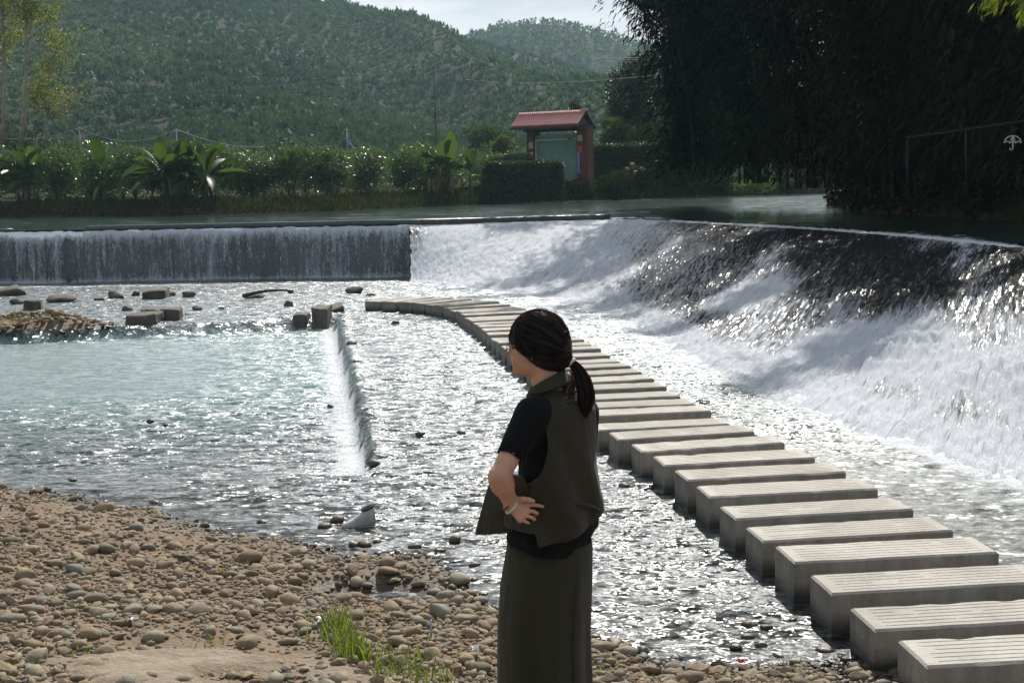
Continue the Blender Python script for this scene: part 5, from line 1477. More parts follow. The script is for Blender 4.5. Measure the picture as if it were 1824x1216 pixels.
# ------------------------------------------------------------------ the person
PY = 4.5
def lp(px, py, dy=0.0): return vp(px, py, PY + dy)
PX = 1.0 / F_PX * 4.56                        # metres per surveyed pixel at the figure
PROOT = np.array([lp(972, 700)[0], PY, 0.35])
class Field:
    """signed distance on a box grid, blended shape by shape, then skinned as one surface"""
    def __init__(s, lo, hi, hx, hy, zs):
        s.xs = (np.arange(lo[0], hi[0], hx) if np.isscalar(hx) else np.asarray(hx)).astype(np.float32); s.ys = (np.arange(lo[1], hi[1], hy) if np.isscalar(hy) else np.asarray(hy)).astype(np.float32); s.zs = np.asarray(zs, np.float32)
        s.F = np.full((len(s.xs), len(s.ys), len(s.zs)), 1.0, np.float32)
    def box(s, lo, hi):
        r = []
        for a, l, h in zip((s.xs, s.ys, s.zs), lo, hi):
            i0 = max(0, int(np.searchsorted(a, l)) - 1); i1 = min(len(a), int(np.searchsorted(a, h)) + 1)
            r.append(slice(i0, i1))
        return tuple(r)
    def coords(s, b): return s.xs[b[0]][:, None, None], s.ys[b[1]][None, :, None], s.zs[b[2]][None, None, :]
    def blend(s, b, d, k, sub=False):
        f = s.F[b]
        if sub:
            d = -d
            h = np.clip(0.5 - 0.5 * (f - d) / k, 0, 1) if k > 0 else (d > f).astype(np.float32)
            s.F[b] = f * (1 - h) + d * h + (k * h * (1 - h) if k > 0 else 0)
        else:
            h = np.clip(0.5 + 0.5 * (f - d) / k, 0, 1)
            s.F[b] = f * (1 - h) + d * h - k * h * (1 - h)
    def ell(s, c, r, k=0.015, yaw=0.0, pitch=0.0, sub=False):
        c = np.asarray(c, float); r = np.asarray(r, float); m = max(r) + 0.05 + k
        b = s.box(c - m, c + m); x, y, z = s.coords(b); x = x - c[0]; y = y - c[1]; z = z - c[2]
        if yaw: x, y = x * math.cos(yaw) + y * math.sin(yaw), -x * math.sin(yaw) + y * math.cos(yaw)
        if pitch: x, z = x * math.cos(pitch) + z * math.sin(pitch), -x * math.sin(pitch) + z * math.cos(pitch)
        k0 = np.sqrt((x / r[0]) ** 2 + (y / r[1]) ** 2 + (z / r[2]) ** 2) + 1e-6
        k1 = np.sqrt((x / r[0] ** 2) ** 2 + (y / r[1] ** 2) ** 2 + (z / r[2] ** 2) ** 2) + 1e-6
        s.blend(b, k0 * (k0 - 1) / k1, k, sub)
    def cap(s, a, b_, ra, rb, k=0.015, sub=False, flat=None):
        a = np.asarray(a, float); b_ = np.asarray(b_, float); m = max(ra, rb) + 0.05 + k
        bx = s.box(np.minimum(a, b_) - m, np.maximum(a, b_) + m); x, y, z = s.coords(bx)
        d = b_ - a; L = d @ d
        t = np.clip(((x - a[0]) * d[0] + (y - a[1]) * d[1] + (z - a[2]) * d[2]) / L, 0, 1)
        q = np.sqrt((x - a[0] - t * d[0]) ** 2 + (y - a[1] - t * d[1]) ** 2 + (z - a[2] - t * d[2]) ** 2) - (ra + (rb - ra) * t)
        s.blend(bx, q, k, sub)
    def skin(s):
        F = s.F; ins = F < 0
        cs = [ins[a:F.shape[0] - 1 + a, b:F.shape[1] - 1 + b, c:F.shape[2] - 1 + c] for a in (0, 1) for b in (0, 1) for c in (0, 1)]
        tot = sum(c.astype(np.int8) for c in cs)
        I, J, K = np.where((tot > 0) & (tot < 8))
        idx = np.full(tot.shape, -1, np.int64); idx[I, J, K] = np.arange(len(I))
        P = np.zeros((len(I), 3)); N = np.zeros(len(I))
        off = [(a, b, c) for a in (0, 1) for b in (0, 1) for c in (0, 1)]
        val = {o: F[I + o[0], J + o[1], K + o[2]] for o in off}
        pos = {o: np.stack([s.xs[I + o[0]], s.ys[J + o[1]], s.zs[K + o[2]]], 1) for o in off}
        for o in off:
            for ax in range(3):
                if o[ax] == 0:
                    e = list(o); e[ax] = 1; e = tuple(e)
                    va, vb = val[o], val[e]; m = (va < 0) != (vb < 0)
                    t = np.where(m, va / np.where(np.abs(va - vb) < 1e-9, 1, va - vb), 0)
                    P += np.where(m[:, None], pos[o] + (pos[e] - pos[o]) * t[:, None], 0); N += m
        P /= N[:, None]
        Q = []
        for ax in range(3):
            sl0 = [slice(None)] * 3; sl1 = [slice(None)] * 3; sl0[ax] = slice(0, -1); sl1[ax] = slice(1, None)
            a, b = ins[tuple(sl0)], ins[tuple(sl1)]
            E = np.argwhere(a != b)
            o1, o2 = [q for q in range(3) if q != ax]
            E = E[(E[:, o1] > 0) & (E[:, o2] > 0) & (E[:, o1] < F.shape[o1] - 1) & (E[:, o2] < F.shape[o2] - 1)]
            def cid(d1, d2):
                e = E.copy(); e[:, o1] += d1; e[:, o2] += d2
                return idx[e[:, 0], e[:, 1], e[:, 2]]
            q = np.stack([cid(-1, -1), cid(0, -1), cid(0, 0), cid(-1, 0)], 1)
            fl = a[E[:, 0], E[:, 1], E[:, 2]]
            if ax == 1: fl = ~fl
            q[~fl] = q[~fl][:, ::-1]
            Q.append(q[(q >= 0).all(1)])
        return P, np.concatenate(Q)
def relax(P, Q, it=2, f=0.5):
    n = len(P); e = np.concatenate([Q[:, [0, 1]], Q[:, [1, 2]], Q[:, [2, 3]], Q[:, [3, 0]]])
    for _ in range(it):
        acc = np.zeros_like(P); cnt = np.zeros(n)
        for a, b in ((0, 1), (1, 0)):
            for j in range(3): acc[:, j] += np.bincount(e[:, a], P[e[:, b], j], n)
            cnt += np.bincount(e[:, a], minlength=n)
        P = P * (1 - f) + f * acc / np.maximum(cnt, 1)[:, None]
    return P

# --- cloth and skin
def make_cloth(name, col, rough=0.9, scale=900.0, sheen=0.12):
    s = NT(name); v = s.coord()
    w = s.noise(s.n('Mapping', {'Vector': v, 'Scale': (1, 1, 0.35)}).outputs[0], scale * 0.3, 3, 0.6)
    big = s.noise(v, 9, 4)
    c = s.mix(s.ramp(big, [(0.35, 0.0), (0.7, 0.35)]), col, tuple(c * 1.5 for c in col))
    c = s.mix(s.ramp(w, [(0.35, 0.35), (0.6, 0.0)]), c, tuple(c * 0.55 for c in col))
    h = s.math('ADD', s.math('MULTIPLY', s.noise(s.n('Mapping', {'Vector': v, 'Scale': (1, 1, 0.3)}).outputs[0], 22, 4, 0.6), 1.0), s.math('MULTIPLY', w, 0.12))
    return s.done(principled(s, c, rough, s.bump(h, 0.010), 0.15, **{'Sheen Weight': sheen, 'Sheen Roughness': 0.5}))
M_VEST = make_cloth('vest_cloth', (0.034, 0.032, 0.021))
M_SKIRT = make_cloth('skirt_cloth', (0.034, 0.034, 0.022))
M_TEE = make_cloth('tee_cloth', (0.006, 0.0065, 0.008), 0.9, 900.0, 0.03)
def make_skin():
    s = NT('skin'); v = s.coord()
    c = s.ramp(s.noise(v, 14, 4), [(0.3, (0.46, 0.255, 0.165)), (0.7, (0.56, 0.33, 0.225))])
    return s.done(principled(s, c, 0.48, s.bump(s.noise(v, 350, 3), 0.0008), 0.4, **{'Subsurface Weight': 0.12, 'Subsurface Radius': (0.012, 0.005, 0.003), 'Subsurface Scale': 1.0}))
M_SKIN = make_skin()

person = thing('person', 'person in a dark vest, black tee and long skirt standing in profile with ponytail', 'person', tuple(PROOT))
FWD = np.array([-0.77, 0.64, 0.0]); LEFT = np.array([-0.64, -0.77, 0.0])
A_T = math.atan2(0.64, -0.77)
LS, RS = lp(945, 740, -0.105), lp(1036, 738, 0.115)
EL, WR = lp(889, 849, -0.235), lp(911, 898, -0.165)
ER, WRR = lp(1040, 845, 0.20), lp(985, 898, 0.27)
HY = 0.21                                     # head turned slightly away
HC = lp(962, 605)
def hp(px, py, dy=0.0):
    p = lp(px, py, dy); d = p - HC
    x = d[0] * math.cos(HY) + d[1] * math.sin(HY); y = -d[0] * math.sin(HY) + d[1] * math.cos(HY)
    return HC + np.array([x, y, d[2]])
def fine(lo, hi, a, b, h=0.0052, hf=0.0025): return np.r_[np.arange(lo, a, h), np.arange(a, b, hf), np.arange(b, hi, h)]
zs = np.r_[np.arange(0.33, 1.10, 0.012), fine(1.10, 2.0, lp(0, 942)[2], lp(0, 884)[2])]
B = Field((PROOT[0] - 0.30, PY - 0.36, 0), (PROOT[0] + 0.26, PY + 0.40, 0), fine(PROOT[0] - 0.30, PROOT[0] + 0.26, lp(904, 900)[0], lp(974, 900)[0]), fine(PY - 0.36, PY + 0.40, PY - 0.222, PY - 0.15), zs)
# torso, hips, legs, feet
B.cap(lp(978, 985), lp(990, 790), 0.105, 0.10, 0.05)
B.cap(LS, RS, 0.045, 0.045, 0.05)
B.cap(lp(966, 1000, -0.04), lp(990, 1000, 0.04), 0.075, 0.075, 0.03)
for sy in (-1, 1):
    hip = np.array([PROOT[0] - 0.05 * sy * -0.64 * -1, PY + sy * 0.055, 1.06]); hip[0] = PROOT[0] + (0.05 if sy > 0 else -0.05)
    knee = hip + [0.0, 0, -0.36]; knee[2] = 0.82; ank = np.array([hip[0] + 0.01, hip[1], 0.44])
    B.cap(hip, knee, 0.064, 0.050, 0.03); B.cap(knee, ank, 0.050, 0.033, 0.02)
    B.cap(ank + [0.01, 0, -0.05], ank + FWD * 0.14 + [0, 0, -0.062], 0.034, 0.024, 0.02)
# neck and head
B.cap(lp(982, 712), lp(969, 655), 0.062, 0.053, 0.025)
B.ell(hp(964, 603), (0.086, 0.070, 0.096), 0.02, HY)
B.ell(hp(936, 630), (0.052, 0.050, 0.078), 0.03, HY, 0.10)
B.ell(hp(945, 648), (0.058, 0.050, 0.040), 0.02, HY, -0.18)      # jaw
B.ell(hp(921, 661), (0.017, 0.022, 0.015), 0.018, HY)            # chin
B.ell(hp(929, 638, -0.022), (0.030, 0.026, 0.028), 0.02, HY)      # cheeks
B.ell(hp(929, 638, 0.022), (0.030, 0.026, 0.028), 0.02, HY)
B.cap(hp(913.5, 612), hp(908, 630.5), 0.007, 0.0085, 0.012)        # nose
B.ell(hp(907.5, 632), (0.008, 0.010, 0.007), 0.006, HY)
B.ell(hp(912, 634, -0.009), (0.007, 0.006, 0.006), 0.004, HY); B.ell(hp(912, 634, 0.009), (0.007, 0.006, 0.006), 0.004, HY)
B.ell(hp(913, 645), (0.0085, 0.019, 0.0055), 0.005, HY)           # lips
B.ell(hp(914, 650.5), (0.0085, 0.017, 0.0055), 0.005, HY)
B.ell(hp(914, 607), (0.012, 0.042, 0.010), 0.012, HY)             # brow
for sy in (-1, 1):
    B.ell(hp(917, 617.5, sy * 0.030), (0.012, 0.014, 0.010), 0.006, HY, sub=True)
    B.ell(hp(957, 628, sy * 0.070), (0.016, 0.008, 0.028), 0.006, HY, -0.2)
    B.ell(hp(955, 626, sy * 0.079), (0.008, 0.006, 0.016), 0.005, HY, -0.2, sub=True)
# arms
B.cap(LS, EL, 0.044, 0.0365, 0.02); B.cap(EL, WR, 0.0375, 0.025, 0.012)
B.ell(EL + (WR - EL) * 0.25, (0.040, 0.040, 0.042), 0.02)
B.cap(RS, ER, 0.044, 0.036, 0.02); B.cap(ER, WRR, 0.036, 0.025, 0.012)
# hands: palm, four unequal fingers, thumb from the side of the palm
def hand(w, K, fingers, thumb):
    B.cap(w, K[0], 0.024, 0.016, 0.010); B.cap(w, K[3], 0.022, 0.014, 0.010); B.cap(w, (K[1] + K[2]) / 2, 0.024, 0.0165, 0.010)
    for a, b in zip(K[:-1], K[1:]): B.cap(a, b, 0.0125, 0.0125, 0.006)
    for ch, rr in fingers:
        for a, b, q in zip(ch[:-1], ch[1:], range(9)): B.cap(a, b, rr * (1 - 0.10 * q), rr * (1 - 0.10 * (q + 1)), 0.0012)
    for a, b, q in zip(thumb[:-1], thumb[1:], range(9)): B.cap(a, b, 0.0115 * (1 - 0.12 * q), 0.0115 * (1 - 0.12 * (q + 1)), 0.005)
K = [lp(936, 900, -0.174), lp(937, 908.5, -0.186), lp(934, 917, -0.192), lp(928, 924, -0.192)]
hand(WR, K, [
    ([K[0], lp(951, 899, -0.182), lp(960, 900, -0.180), lp(967, 902, -0.176)], 0.0080),
    ([K[1], lp(951, 911, -0.202), lp(957, 914, -0.194), lp(953, 917, -0.184)], 0.0080),
    ([K[2], lp(947, 921, -0.208), lp(952, 924, -0.200), lp(948, 927, -0.188)], 0.0076),
    ([K[3], lp(939, 930, -0.206), lp(944, 932, -0.198), lp(941, 935, -0.188)], 0.0066)],
    [lp(919, 891, -0.178), lp(931, 889, -0.192), lp(942, 890, -0.198), lp(950, 892, -0.196)])
d = np.array([-1.0, -0.3, 0.0]); d /= np.linalg.norm(d); dn = np.array([0, 0, -1.0])
K2 = [WRR + d * 0.075 + dn * (0.02 * (q - 1.5)) for q in range(4)]
hand(WRR, K2, [([k_, k_ + d * 0.04, k_ + d * 0.06 + np.array([0, -0.015, 0])], 0.0085) for k_ in K2], [WRR + d * 0.03 - dn * 0.025, WRR + d * 0.06 - dn * 0.04, WRR + d * 0.085 - dn * 0.045])
P_, Q_ = B.skin(); P_ = relax(P_, Q_, 1, 0.4)
add('body', mesh_data('body', P_ - PROOT, Q_, True), M_SKIN, person)
M_LIP = mat_plain('lip', (0.36, 0.12, 0.10), 0.45, 0.1, 30)

# --- torso tables: surveyed left and right outline of the loose garments
def torso_f(x, y, z, rows, ratio=(1.20, 0.84)):
    """rows: (py, pxL, pxR) top to bottom; returns a distance-like field, negative inside"""
    zz = np.array([lp(970, q[0])[2] for q in rows])[::-1]
    xl = np.array([lp(q[1], q[0])[0] for q in rows])[::-1]; xr = np.array([lp(q[2], q[0])[0] for q in rows])[::-1]
    cx = np.interp(z, zz, (xl + xr) / 2); hw = np.interp(z, zz, (xr - xl) / 2)
    w = np.interp(z, [lp(0, 740)[2], lp(0, 690)[2]], [1.0, 0.0])
    a = hw * (1.0 + (ratio[0] - 1.0) * w); b = hw * (1.0 + (ratio[1] - 1.0) * w)
    dx, dy = x - cx, y - PY
    u = dx * LEFT[0] + dy * LEFT[1]; v = dx * FWD[0] + dy * FWD[1]
    p = 2.3
    k = (np.abs(u / a) ** p + np.abs(v / b) ** p) ** (1 / p)
    return (k - 1) * np.minimum(a, b)
VROWS = [(655, 966, 1004), (664, 962, 1007), (690, 951, 1013), (700, 945, 1024), (710, 938, 1038), (722, 933, 1048), (735, 931, 1054), (780, 928, 1061), (850, 918, 1069), (900, 907, 1074), (940, 897, 1073), (980, 893, 1072)]
def garment(lo_py, hi_py, step=0.005):
    z0, z1 = lp(970, hi_py)[2], lp(970, lo_py)[2]
    G = Field((PROOT[0] - 0.30, PY - 0.34, 0), (PROOT[0] + 0.26, PY + 0.32, 0), step, step, np.arange(z0, z1, step))
    return G
# tee
G = garment(690, 1010, 0.0062)
x, y, z = G.coords((slice(None),) * 3)
f = torso_f(x, y, z, VROWS) + 0.016
f = f + 0.004 * fbm(x * 9, z * 12 + y * 0, y * 9, 3)
hemz = np.interp(x, [lp(q, 980)[0] for q in (895, 950, 1002, 1035, 1060)], [lp(0, q)[2] for q in (972, 988, 996, 990, 966)])
f = np.maximum(f, (hemz - z))
f = np.maximum(f, z - lp(970, 706)[2])
G.F = f.astype(np.float32)
for S_, E_ in ((LS, EL), (RS, ER)):
    hem = S_ + (E_ - S_) * 0.70
    G.cap(S_ + np.array([0.004, 0, 0.006]), hem, 0.061, 0.048, 0.06)
    ax = (E_ - S_) / np.linalg.norm(E_ - S_)
    bx = G.box(E_ - 0.15, E_ + 0.15); xx, yy, zz_ = G.coords(bx)
    G.F[bx] = np.where((np.abs(xx - hem[0]) < 0.075) & (np.abs(yy - hem[1]) < 0.085), np.maximum(G.F[bx], (xx - hem[0]) * ax[0] + (yy - hem[1]) * ax[1] + (zz_ - hem[2]) * ax[2]), G.F[bx])
    G.cap(hem - ax * 0.035, hem + ax * 0.05, 0.0435, 0.0435, 0.0, True)
P_, Q_ = G.skin(); P_ = relax(P_, Q_, 2, 0.5)
add('tee_shirt', mesh_data('tee_shirt', P_ - PROOT, Q_, True), M_TEE, person)
# vest: a thin shell with arm holes, standing collar, and split hem
G = garment(645, 985, 0.0052)
x, y, z = G.coords((slice(None),) * 3)
f = torso_f(x, y, z, VROWS)
fold = 0.010 * np.sin((x * 34 + y * 17) + 3.0 * np.sin(z * 5)) * sstep(lp(0, 740)[2], lp(0, 880)[2], z) + 0.011 * fbm(x * 8 + z * 4, y * 8, z * 3, 3)
f = f + fold
sh_ = np.abs(f) - 0.0048
top_z = np.interp(x, [lp(q, 690)[0] for q in (940, 955, 980, 1006, 1030)], [lp(0, q)[2] for q in (694, 689, 675, 661, 664)])
sh_ = np.maximum(sh_, z - top_z)
hem = np.interp(x, [lp(q, 960)[0] for q in (890, 950, 951.5, 957, 1005, 1055, 1072)], [lp(0, q)[2] for q in (944, 943, 944, 966, 964, 949, 938)])
sh_ = np.maximum(sh_, hem - z)
# arm hole on the near side, and its twin on the far side
ah = lp(926, 776)
e1 = np.sqrt(((x - ah[0]) / 0.094) ** 2 + ((z - ah[2]) / 0.150) ** 2) - 1
near = np.maximum(e1 * 0.09, (y - (PY + 0.02)))
ah2 = lp(1052, 776, 0.15)
e2 = np.sqrt(((x - ah2[0]) / 0.10) ** 2 + ((z - ah2[2]) / 0.150) ** 2) - 1
farh = np.maximum(e2 * 0.09, ((PY + 0.055) - y))
sh_ = np.maximum(sh_, -near); sh_ = np.maximum(sh_, -farh)
# open front, on the side turned away
u_ = (x - PROOT[0]) * LEFT[0] + (y - PY) * LEFT[1]; v_ = (x - PROOT[0]) * FWD[0] + (y - PY) * FWD[1]
op = np.maximum(np.abs(u_) - 0.03, 0.05 - v_)
sh_ = np.maximum(sh_, -op)
G.F = sh_.astype(np.float32)
P_, Q_ = G.skin(); P_ = relax(P_, Q_, 2, 0.5)
vest = add('vest', mesh_data('vest', P_ - PROOT, Q_, True), M_VEST, person)
vest['label'] = 'dark brown sleeveless vest'
def patch(name, rows, mat, parent, thick, ripple=0.0, n=22, m=22):
    """cloth panel through a coarse net of points"""
    R_ = np.array(rows, float)
    a = np.stack([resample(r_, m) for r_ in R_], 0)
    P = np.stack([resample(a[:, j], n) for j in range(m)], 1)
    for _ in range(3): P[1:-1, 1:-1] = 0.5 * P[1:-1, 1:-1] + 0.125 * (P[:-2, 1:-1] + P[2:, 1:-1] + P[1:-1, :-2] + P[1:-1, 2:])
    P[..., 1] += ripple * fbm(P[..., 0] * 22, P[..., 2] * 9, 1.0, 3)
    o = add(name, grid_mesh(name, P - PROOT, True), mat, parent)
    md = o.modifiers.new('thickness', 'SOLIDIFY'); md.thickness = thick; md.offset = 0
    return o
# front panel of the vest pushed forward by the hand
patch('front_panel', [
    [lp(885, 838, -0.03), lp(905, 842, -0.085), lp(932, 848, -0.145)],
    [lp(868, 872, -0.01), lp(897, 880, -0.085), lp(944, 884, -0.150)],
    [lp(857, 912, 0.00), lp(893, 918, -0.085), lp(950, 914, -0.152)],
    [lp(849, 940, 0.00), lp(890, 944, -0.080), lp(950, 934, -0.150)],
    [lp(847.5, 952, 0.00), lp(889, 950, -0.078), lp(949, 942, -0.148)]], M_VEST, vest, 0.006, 0.006)
# waist seam flap and collar leaf
patch('waist_flap', [
    [lp(953, 911, -0.158), lp(985, 904, -0.172), lp(1020, 892, -0.150), lp(1052, 897, -0.095), lp(1066, 904, -0.05)],
    [lp(953, 915, -0.164), lp(985, 909, -0.178), lp(1020, 898, -0.156), lp(1052, 903, -0.100), lp(1067, 909, -0.05)]], M_VEST, vest, 0.006, 0.0, 4, 24)
patch('collar', [
    [lp(952, 688, -0.055), lp(964, 680, -0.070), lp(980, 671, -0.068), lp(996, 664, -0.045), lp(1007, 661, 0.0)],
    [lp(948, 695, -0.070), lp(963, 690, -0.086), lp(984, 682, -0.086), lp(1003, 674, -0.062), lp(1014, 669, 0.0)],
    [lp(942, 704, -0.078), lp(962, 700, -0.096), lp(987, 692, -0.098), lp(1008, 684, -0.072), lp(1019, 678, 0.0)]], M_VEST, vest, 0.006, 0.002, 10, 24)
# skirt: soft folds and an overlapping back panel
srows = [(962, 903, 1054), (976, 901, 1055.5), (1041, 889, 1054), (1123, 884, 1050), (1216, 884, 1053), (1290, 881, 1058), (1345, 878, 1062)]
n_r, n_t = 70, 200
pys = np.linspace(962, 1345, n_r); th = np.linspace(0, 2 * math.pi, n_t, endpoint=False)
SP = np.zeros((n_r, n_t, 3))
for i, q in enumerate(pys):
    xl = np.interp(q, [r_[0] for r_ in srows], [r_[1] for r_ in srows]); xr = np.interp(q, [r_[0] for r_ in srows], [r_[2] for r_ in srows])
    a0, b0 = lp(xl, q), lp(xr, q); hw = (b0[0] - a0[0]) / 2; c = (a0 + b0) / 2
    t = (q - 962) / 380
    amp = 0.003 + 0.026 * min(1, t * 1.4)
    fold = amp * (np.sin(th * 5 + 0.6 + 0.6 * t) * 0.6 + np.sin(th * 9 + 2.1 - t) * 0.35 + 0.5 * fbm(np.cos(th) * 1.5 + 3, np.sin(th) * 1.5, t * 1.2, 3))
    ov = 0.013 * sstep(-0.02, 0.02, th - 5.35) * sstep(6.1, 5.6, th) * sstep(0.10, 0.2, t)
    sag = 0.006 * np.exp(-((th - 4.5) / 0.5) ** 2) * math.sin(min(t * 9, math.pi))
    rr = 1 + (fold - np.maximum(fold[np.argmin(np.abs(th - math.pi))], 0) * 0) / hw
    SP[i, :, 0] = c[0] + hw * np.cos(th) * (1 + (fold * 0.35) / hw)
    SP[i, :, 1] = PY + (hw * 0.92 + fold + ov + sag) * np.sin(th)
    SP[i, :, 2] = c[2] - 0.010 * np.sin(th * 3) * (t > 0.95)
i = np.arange(n_r - 1)[:, None] * n_t; j = np.arange(n_t)[None]; k = (j + 1) % n_t
sf = np.stack([i + j, i + n_t + j, i + n_t + k, i + k], -1).reshape(-1, 4)
sk = add('skirt', mesh_data('skirt', SP.reshape(-1, 3) - PROOT, sf, True), M_SKIRT, person)
md = sk.modifiers.new('thickness', 'SOLIDIFY'); md.thickness = 0.004
# shoes
M_SHOE = mat_plain('dark_shoe', (0.03, 0.03, 0.03), 0.6)
for sy in (-1, 1):
    b0 = np.array([PROOT[0] + (0.06 if sy > 0 else -0.04), PY + sy * 0.075, 0.0])
    S2 = Field(b0 - 0.22, b0 + 0.22, 0.008, 0.008, np.arange(0.30, 0.50, 0.008))
    S2.cap(b0 + [0.015, 0, 0.385], b0 + FWD * 0.15 + [0, 0, 0.375], 0.042, 0.034, 0.02); S2.cap(b0 + [0.005, 0, 0.41], b0 + [0.005, 0, 0.45], 0.045, 0.042, 0.02)
    xx, yy, zz_ = S2.coords((slice(None),) * 3); S2.F = np.maximum(S2.F, 0.352 - zz_)
    P_, Q_ = S2.skin()
    add('shoe', mesh_data('shoe', P_ - PROOT, Q_, True), M_SHOE, person)

# --- hair
def make_hair():
    s = NT('hair')
    c = s.ramp(s.attr('tint'), [(0.0, (0.006, 0.0045, 0.004)), (0.8, (0.011, 0.008, 0.0065)), (0.9, (0.02, 0.011, 0.008)), (1.0, (0.17, 0.060, 0.036))])
    p = principled(s, c, 0.52, None, 0.35)
    t = s.n('BsdfTranslucent', {'Color': (0.16, 0.055, 0.025)})
    return s.done(s.n('MixShader', {0: 0.10, 1: p.outputs[0], 2: t.outputs[0]}))
M_HAIR = make_hair()
TIE = hp(1016, 643)
hz = Field(HC - [0.17, 0.15, 0], HC + [0.17, 0.15, 0], 0.004, 0.004, np.arange(HC[2] - 0.16, HC[2] + 0.15, 0.004))
hz.ell(hp(961, 604), (0.107, 0.089, 0.106), 0.02, HY)
hz.ell(hp(982, 622), (0.073, 0.078, 0.080), 0.03, HY)
hz.cap(hp(985, 635), hp(1014, 643), 0.050, 0.016, 0.03)
xx, yy, zz_ = hz.coords((slice(None),) * 3)
# face opening: everything in front of the temple line and under the fringe
dx = xx - HC[0]; dyy = yy - HC[1]
fx = dx * math.cos(HY) - dyy * math.sin(HY); fy = dx * math.sin(HY) + dyy * math.cos(HY); fz = zz_ - HC[2]
line_x = lambda px: (px - 962) * PX
line_z = lambda py: (605 - py) * PX
bound = np.interp(fx, [line_x(q) for q in (880, 905, 920, 935, 948, 958, 970, 985, 1000)], [line_z(q) for q in (606, 609, 614, 622, 640, 648, 652, 660, 668)])
hz.F = np.maximum(hz.F, bound - fz + 0.003 * np.sin(fy * 300) + 0.004 * fbm(fx * 60, fy * 60, 0, 2))
hz.F = hz.F + 0.0008 * np.sin(np.arctan2(fy, fz + 0.02) * 60 + 60 * fx)
P_, Q_ = hz.skin(); P_ = relax(P_, Q_, 1, 0.5)
hair = add('hair', mesh_data('hair', P_ - PROOT, Q_, True, {'tint': np.clip(0.35 + 0.3 * fbm(P_[:, 0] * 8, P_[:, 1] * 90, P_[:, 2] * 90, 2), 0, 0.8)}), M_HAIR, person)
def strands(name, paths, width, parent, seed, tint=None):
    r = np.random.default_rng(seed); V, Fc, T = [], [], []; b = 0
    for p in paths:
        p = np.asarray(p, float); n = len(p)
        t = np.gradient(p, axis=0); t /= np.linalg.norm(t, axis=1)[:, None] + 1e-9
        s = np.cross(t, r.normal(0, 1, 3)); s /= np.linalg.norm(s, axis=1)[:, None] + 1e-9
        w = width * r.uniform(0.5, 1.2) * np.minimum(1, np.linspace(2.2, 0.15, n))[:, None]
        V.append(np.stack([p - s * w, p + s * w], 1).reshape(-1, 3)); i = np.arange(n - 1)[:, None] * 2
        Fc.append(i + np.array([[0, 1, 3, 2]]) + b); b += 2 * n; T.append(np.full(2 * n, r.random() if tint is None else tint(r)))
    o = add(name, mesh_data(name, np.concatenate(V) - PROOT, np.concatenate(Fc), True, {'tint': np.concatenate(T)}), M_HAIR, parent)
    return o
r = np.random.default_rng(4)
ce = hp(961, 604); er = np.array([0.109, 0.091, 0.108])
def surf(d):
    """how far the hair mass reaches along a direction, relative to the cap"""
    q = d * er
    w = np.array([q[0] * math.cos(HY) + q[1] * math.sin(HY), -q[0] * math.sin(HY) + q[1] * math.cos(HY), q[2]])
    ts = np.linspace(1.45, 0.85, 31)
    pp = ce + w[None] * ts[:, None]
    i = np.clip(np.searchsorted(hz.xs, pp[:, 0]), 0, len(hz.xs) - 1); j = np.clip(np.searchsorted(hz.ys, pp[:, 1]), 0, len(hz.ys) - 1); k = np.clip(np.searchsorted(hz.zs, pp[:, 2]), 0, len(hz.zs) - 1)
    ins = np.where(hz.F[i, j, k] < 0)[0]
    return float(np.clip(ts[ins[0]], 1.0, 1.42)) if len(ins) else 1.0
def on_cap(d, s=1.0):
    """direction in head frame -> point on the cap"""
    d = d / np.linalg.norm(d); q = d * er * s * surf(d)
    return ce + np.array([q[0] * math.cos(HY) + q[1] * math.sin(HY), -q[0] * math.sin(HY) + q[1] * math.cos(HY), q[2]])
paths = []
for _ in range(1500):                        # swept from the crown back to the tie
    a = r.uniform(-1.5, 1.5); e0 = r.uniform(0.1, 1.0)
    d0 = np.array([-math.cos(a * 0.9) * math.cos(e0) * r.uniform(0.2, 1.0), math.sin(a), max(0.15, math.sin(e0))])
    d1 = np.array([1.0, 0.12 * math.sin(a * 2), -0.42])
    t = np.linspace(0, 1, 11)[:, None]
    mid = d0 / np.linalg.norm(d0) * (1 - t) + d1 * t + np.array([0, 0.75 * math.sin(a), 0.25]) * (t * (1 - t))
    sc = 1.0 + r.uniform(-0.01, 0.022)
    pts = np.array([on_cap(m_, sc) for m_ in mid])
    pts[-3:] = pts[-3:] * np.array([0.75, 0.4, 0.05])[:, None] + (TIE + r.normal(0, 0.005, 3)) * np.array([0.25, 0.6, 0.95])[:, None]
    paths.append(pts)
strands('swept_hair', paths, 0.0008, hair, 1, lambda q: 0.85 * q.random())
paths = []
for _ in range(800):                        # low hair drawn back over the ear and up from the nape
    sy = np.sign(r.normal()); t = np.linspace(0, 1, 9)[:, None]
    if r.random() < 0.6: st = np.array([r.uniform(-0.75, 0.1), sy, r.uniform(-0.55, 0.2)])
    else: st = np.array([r.uniform(0.1, 0.8), sy * r.uniform(0.3, 1.0), r.uniform(-0.95, -0.5)])
    en = np.array([1.0, 0.1 * sy, -0.42])
    mid = st * (1 - t) + en * t + np.array([0.25, 0.55 * sy, -0.12]) * (t * (1 - t))
    pts = np.array([on_cap(m_, 1.0 + r.uniform(-0.01, 0.02)) for m_ in mid])
    pts[-2:] = pts[-2:] * np.array([0.4, 0.05])[:, None] + (TIE + r.normal(0, 0.005, 3)) * np.array([0.6, 0.95])[:, None]
    paths.append(pts)
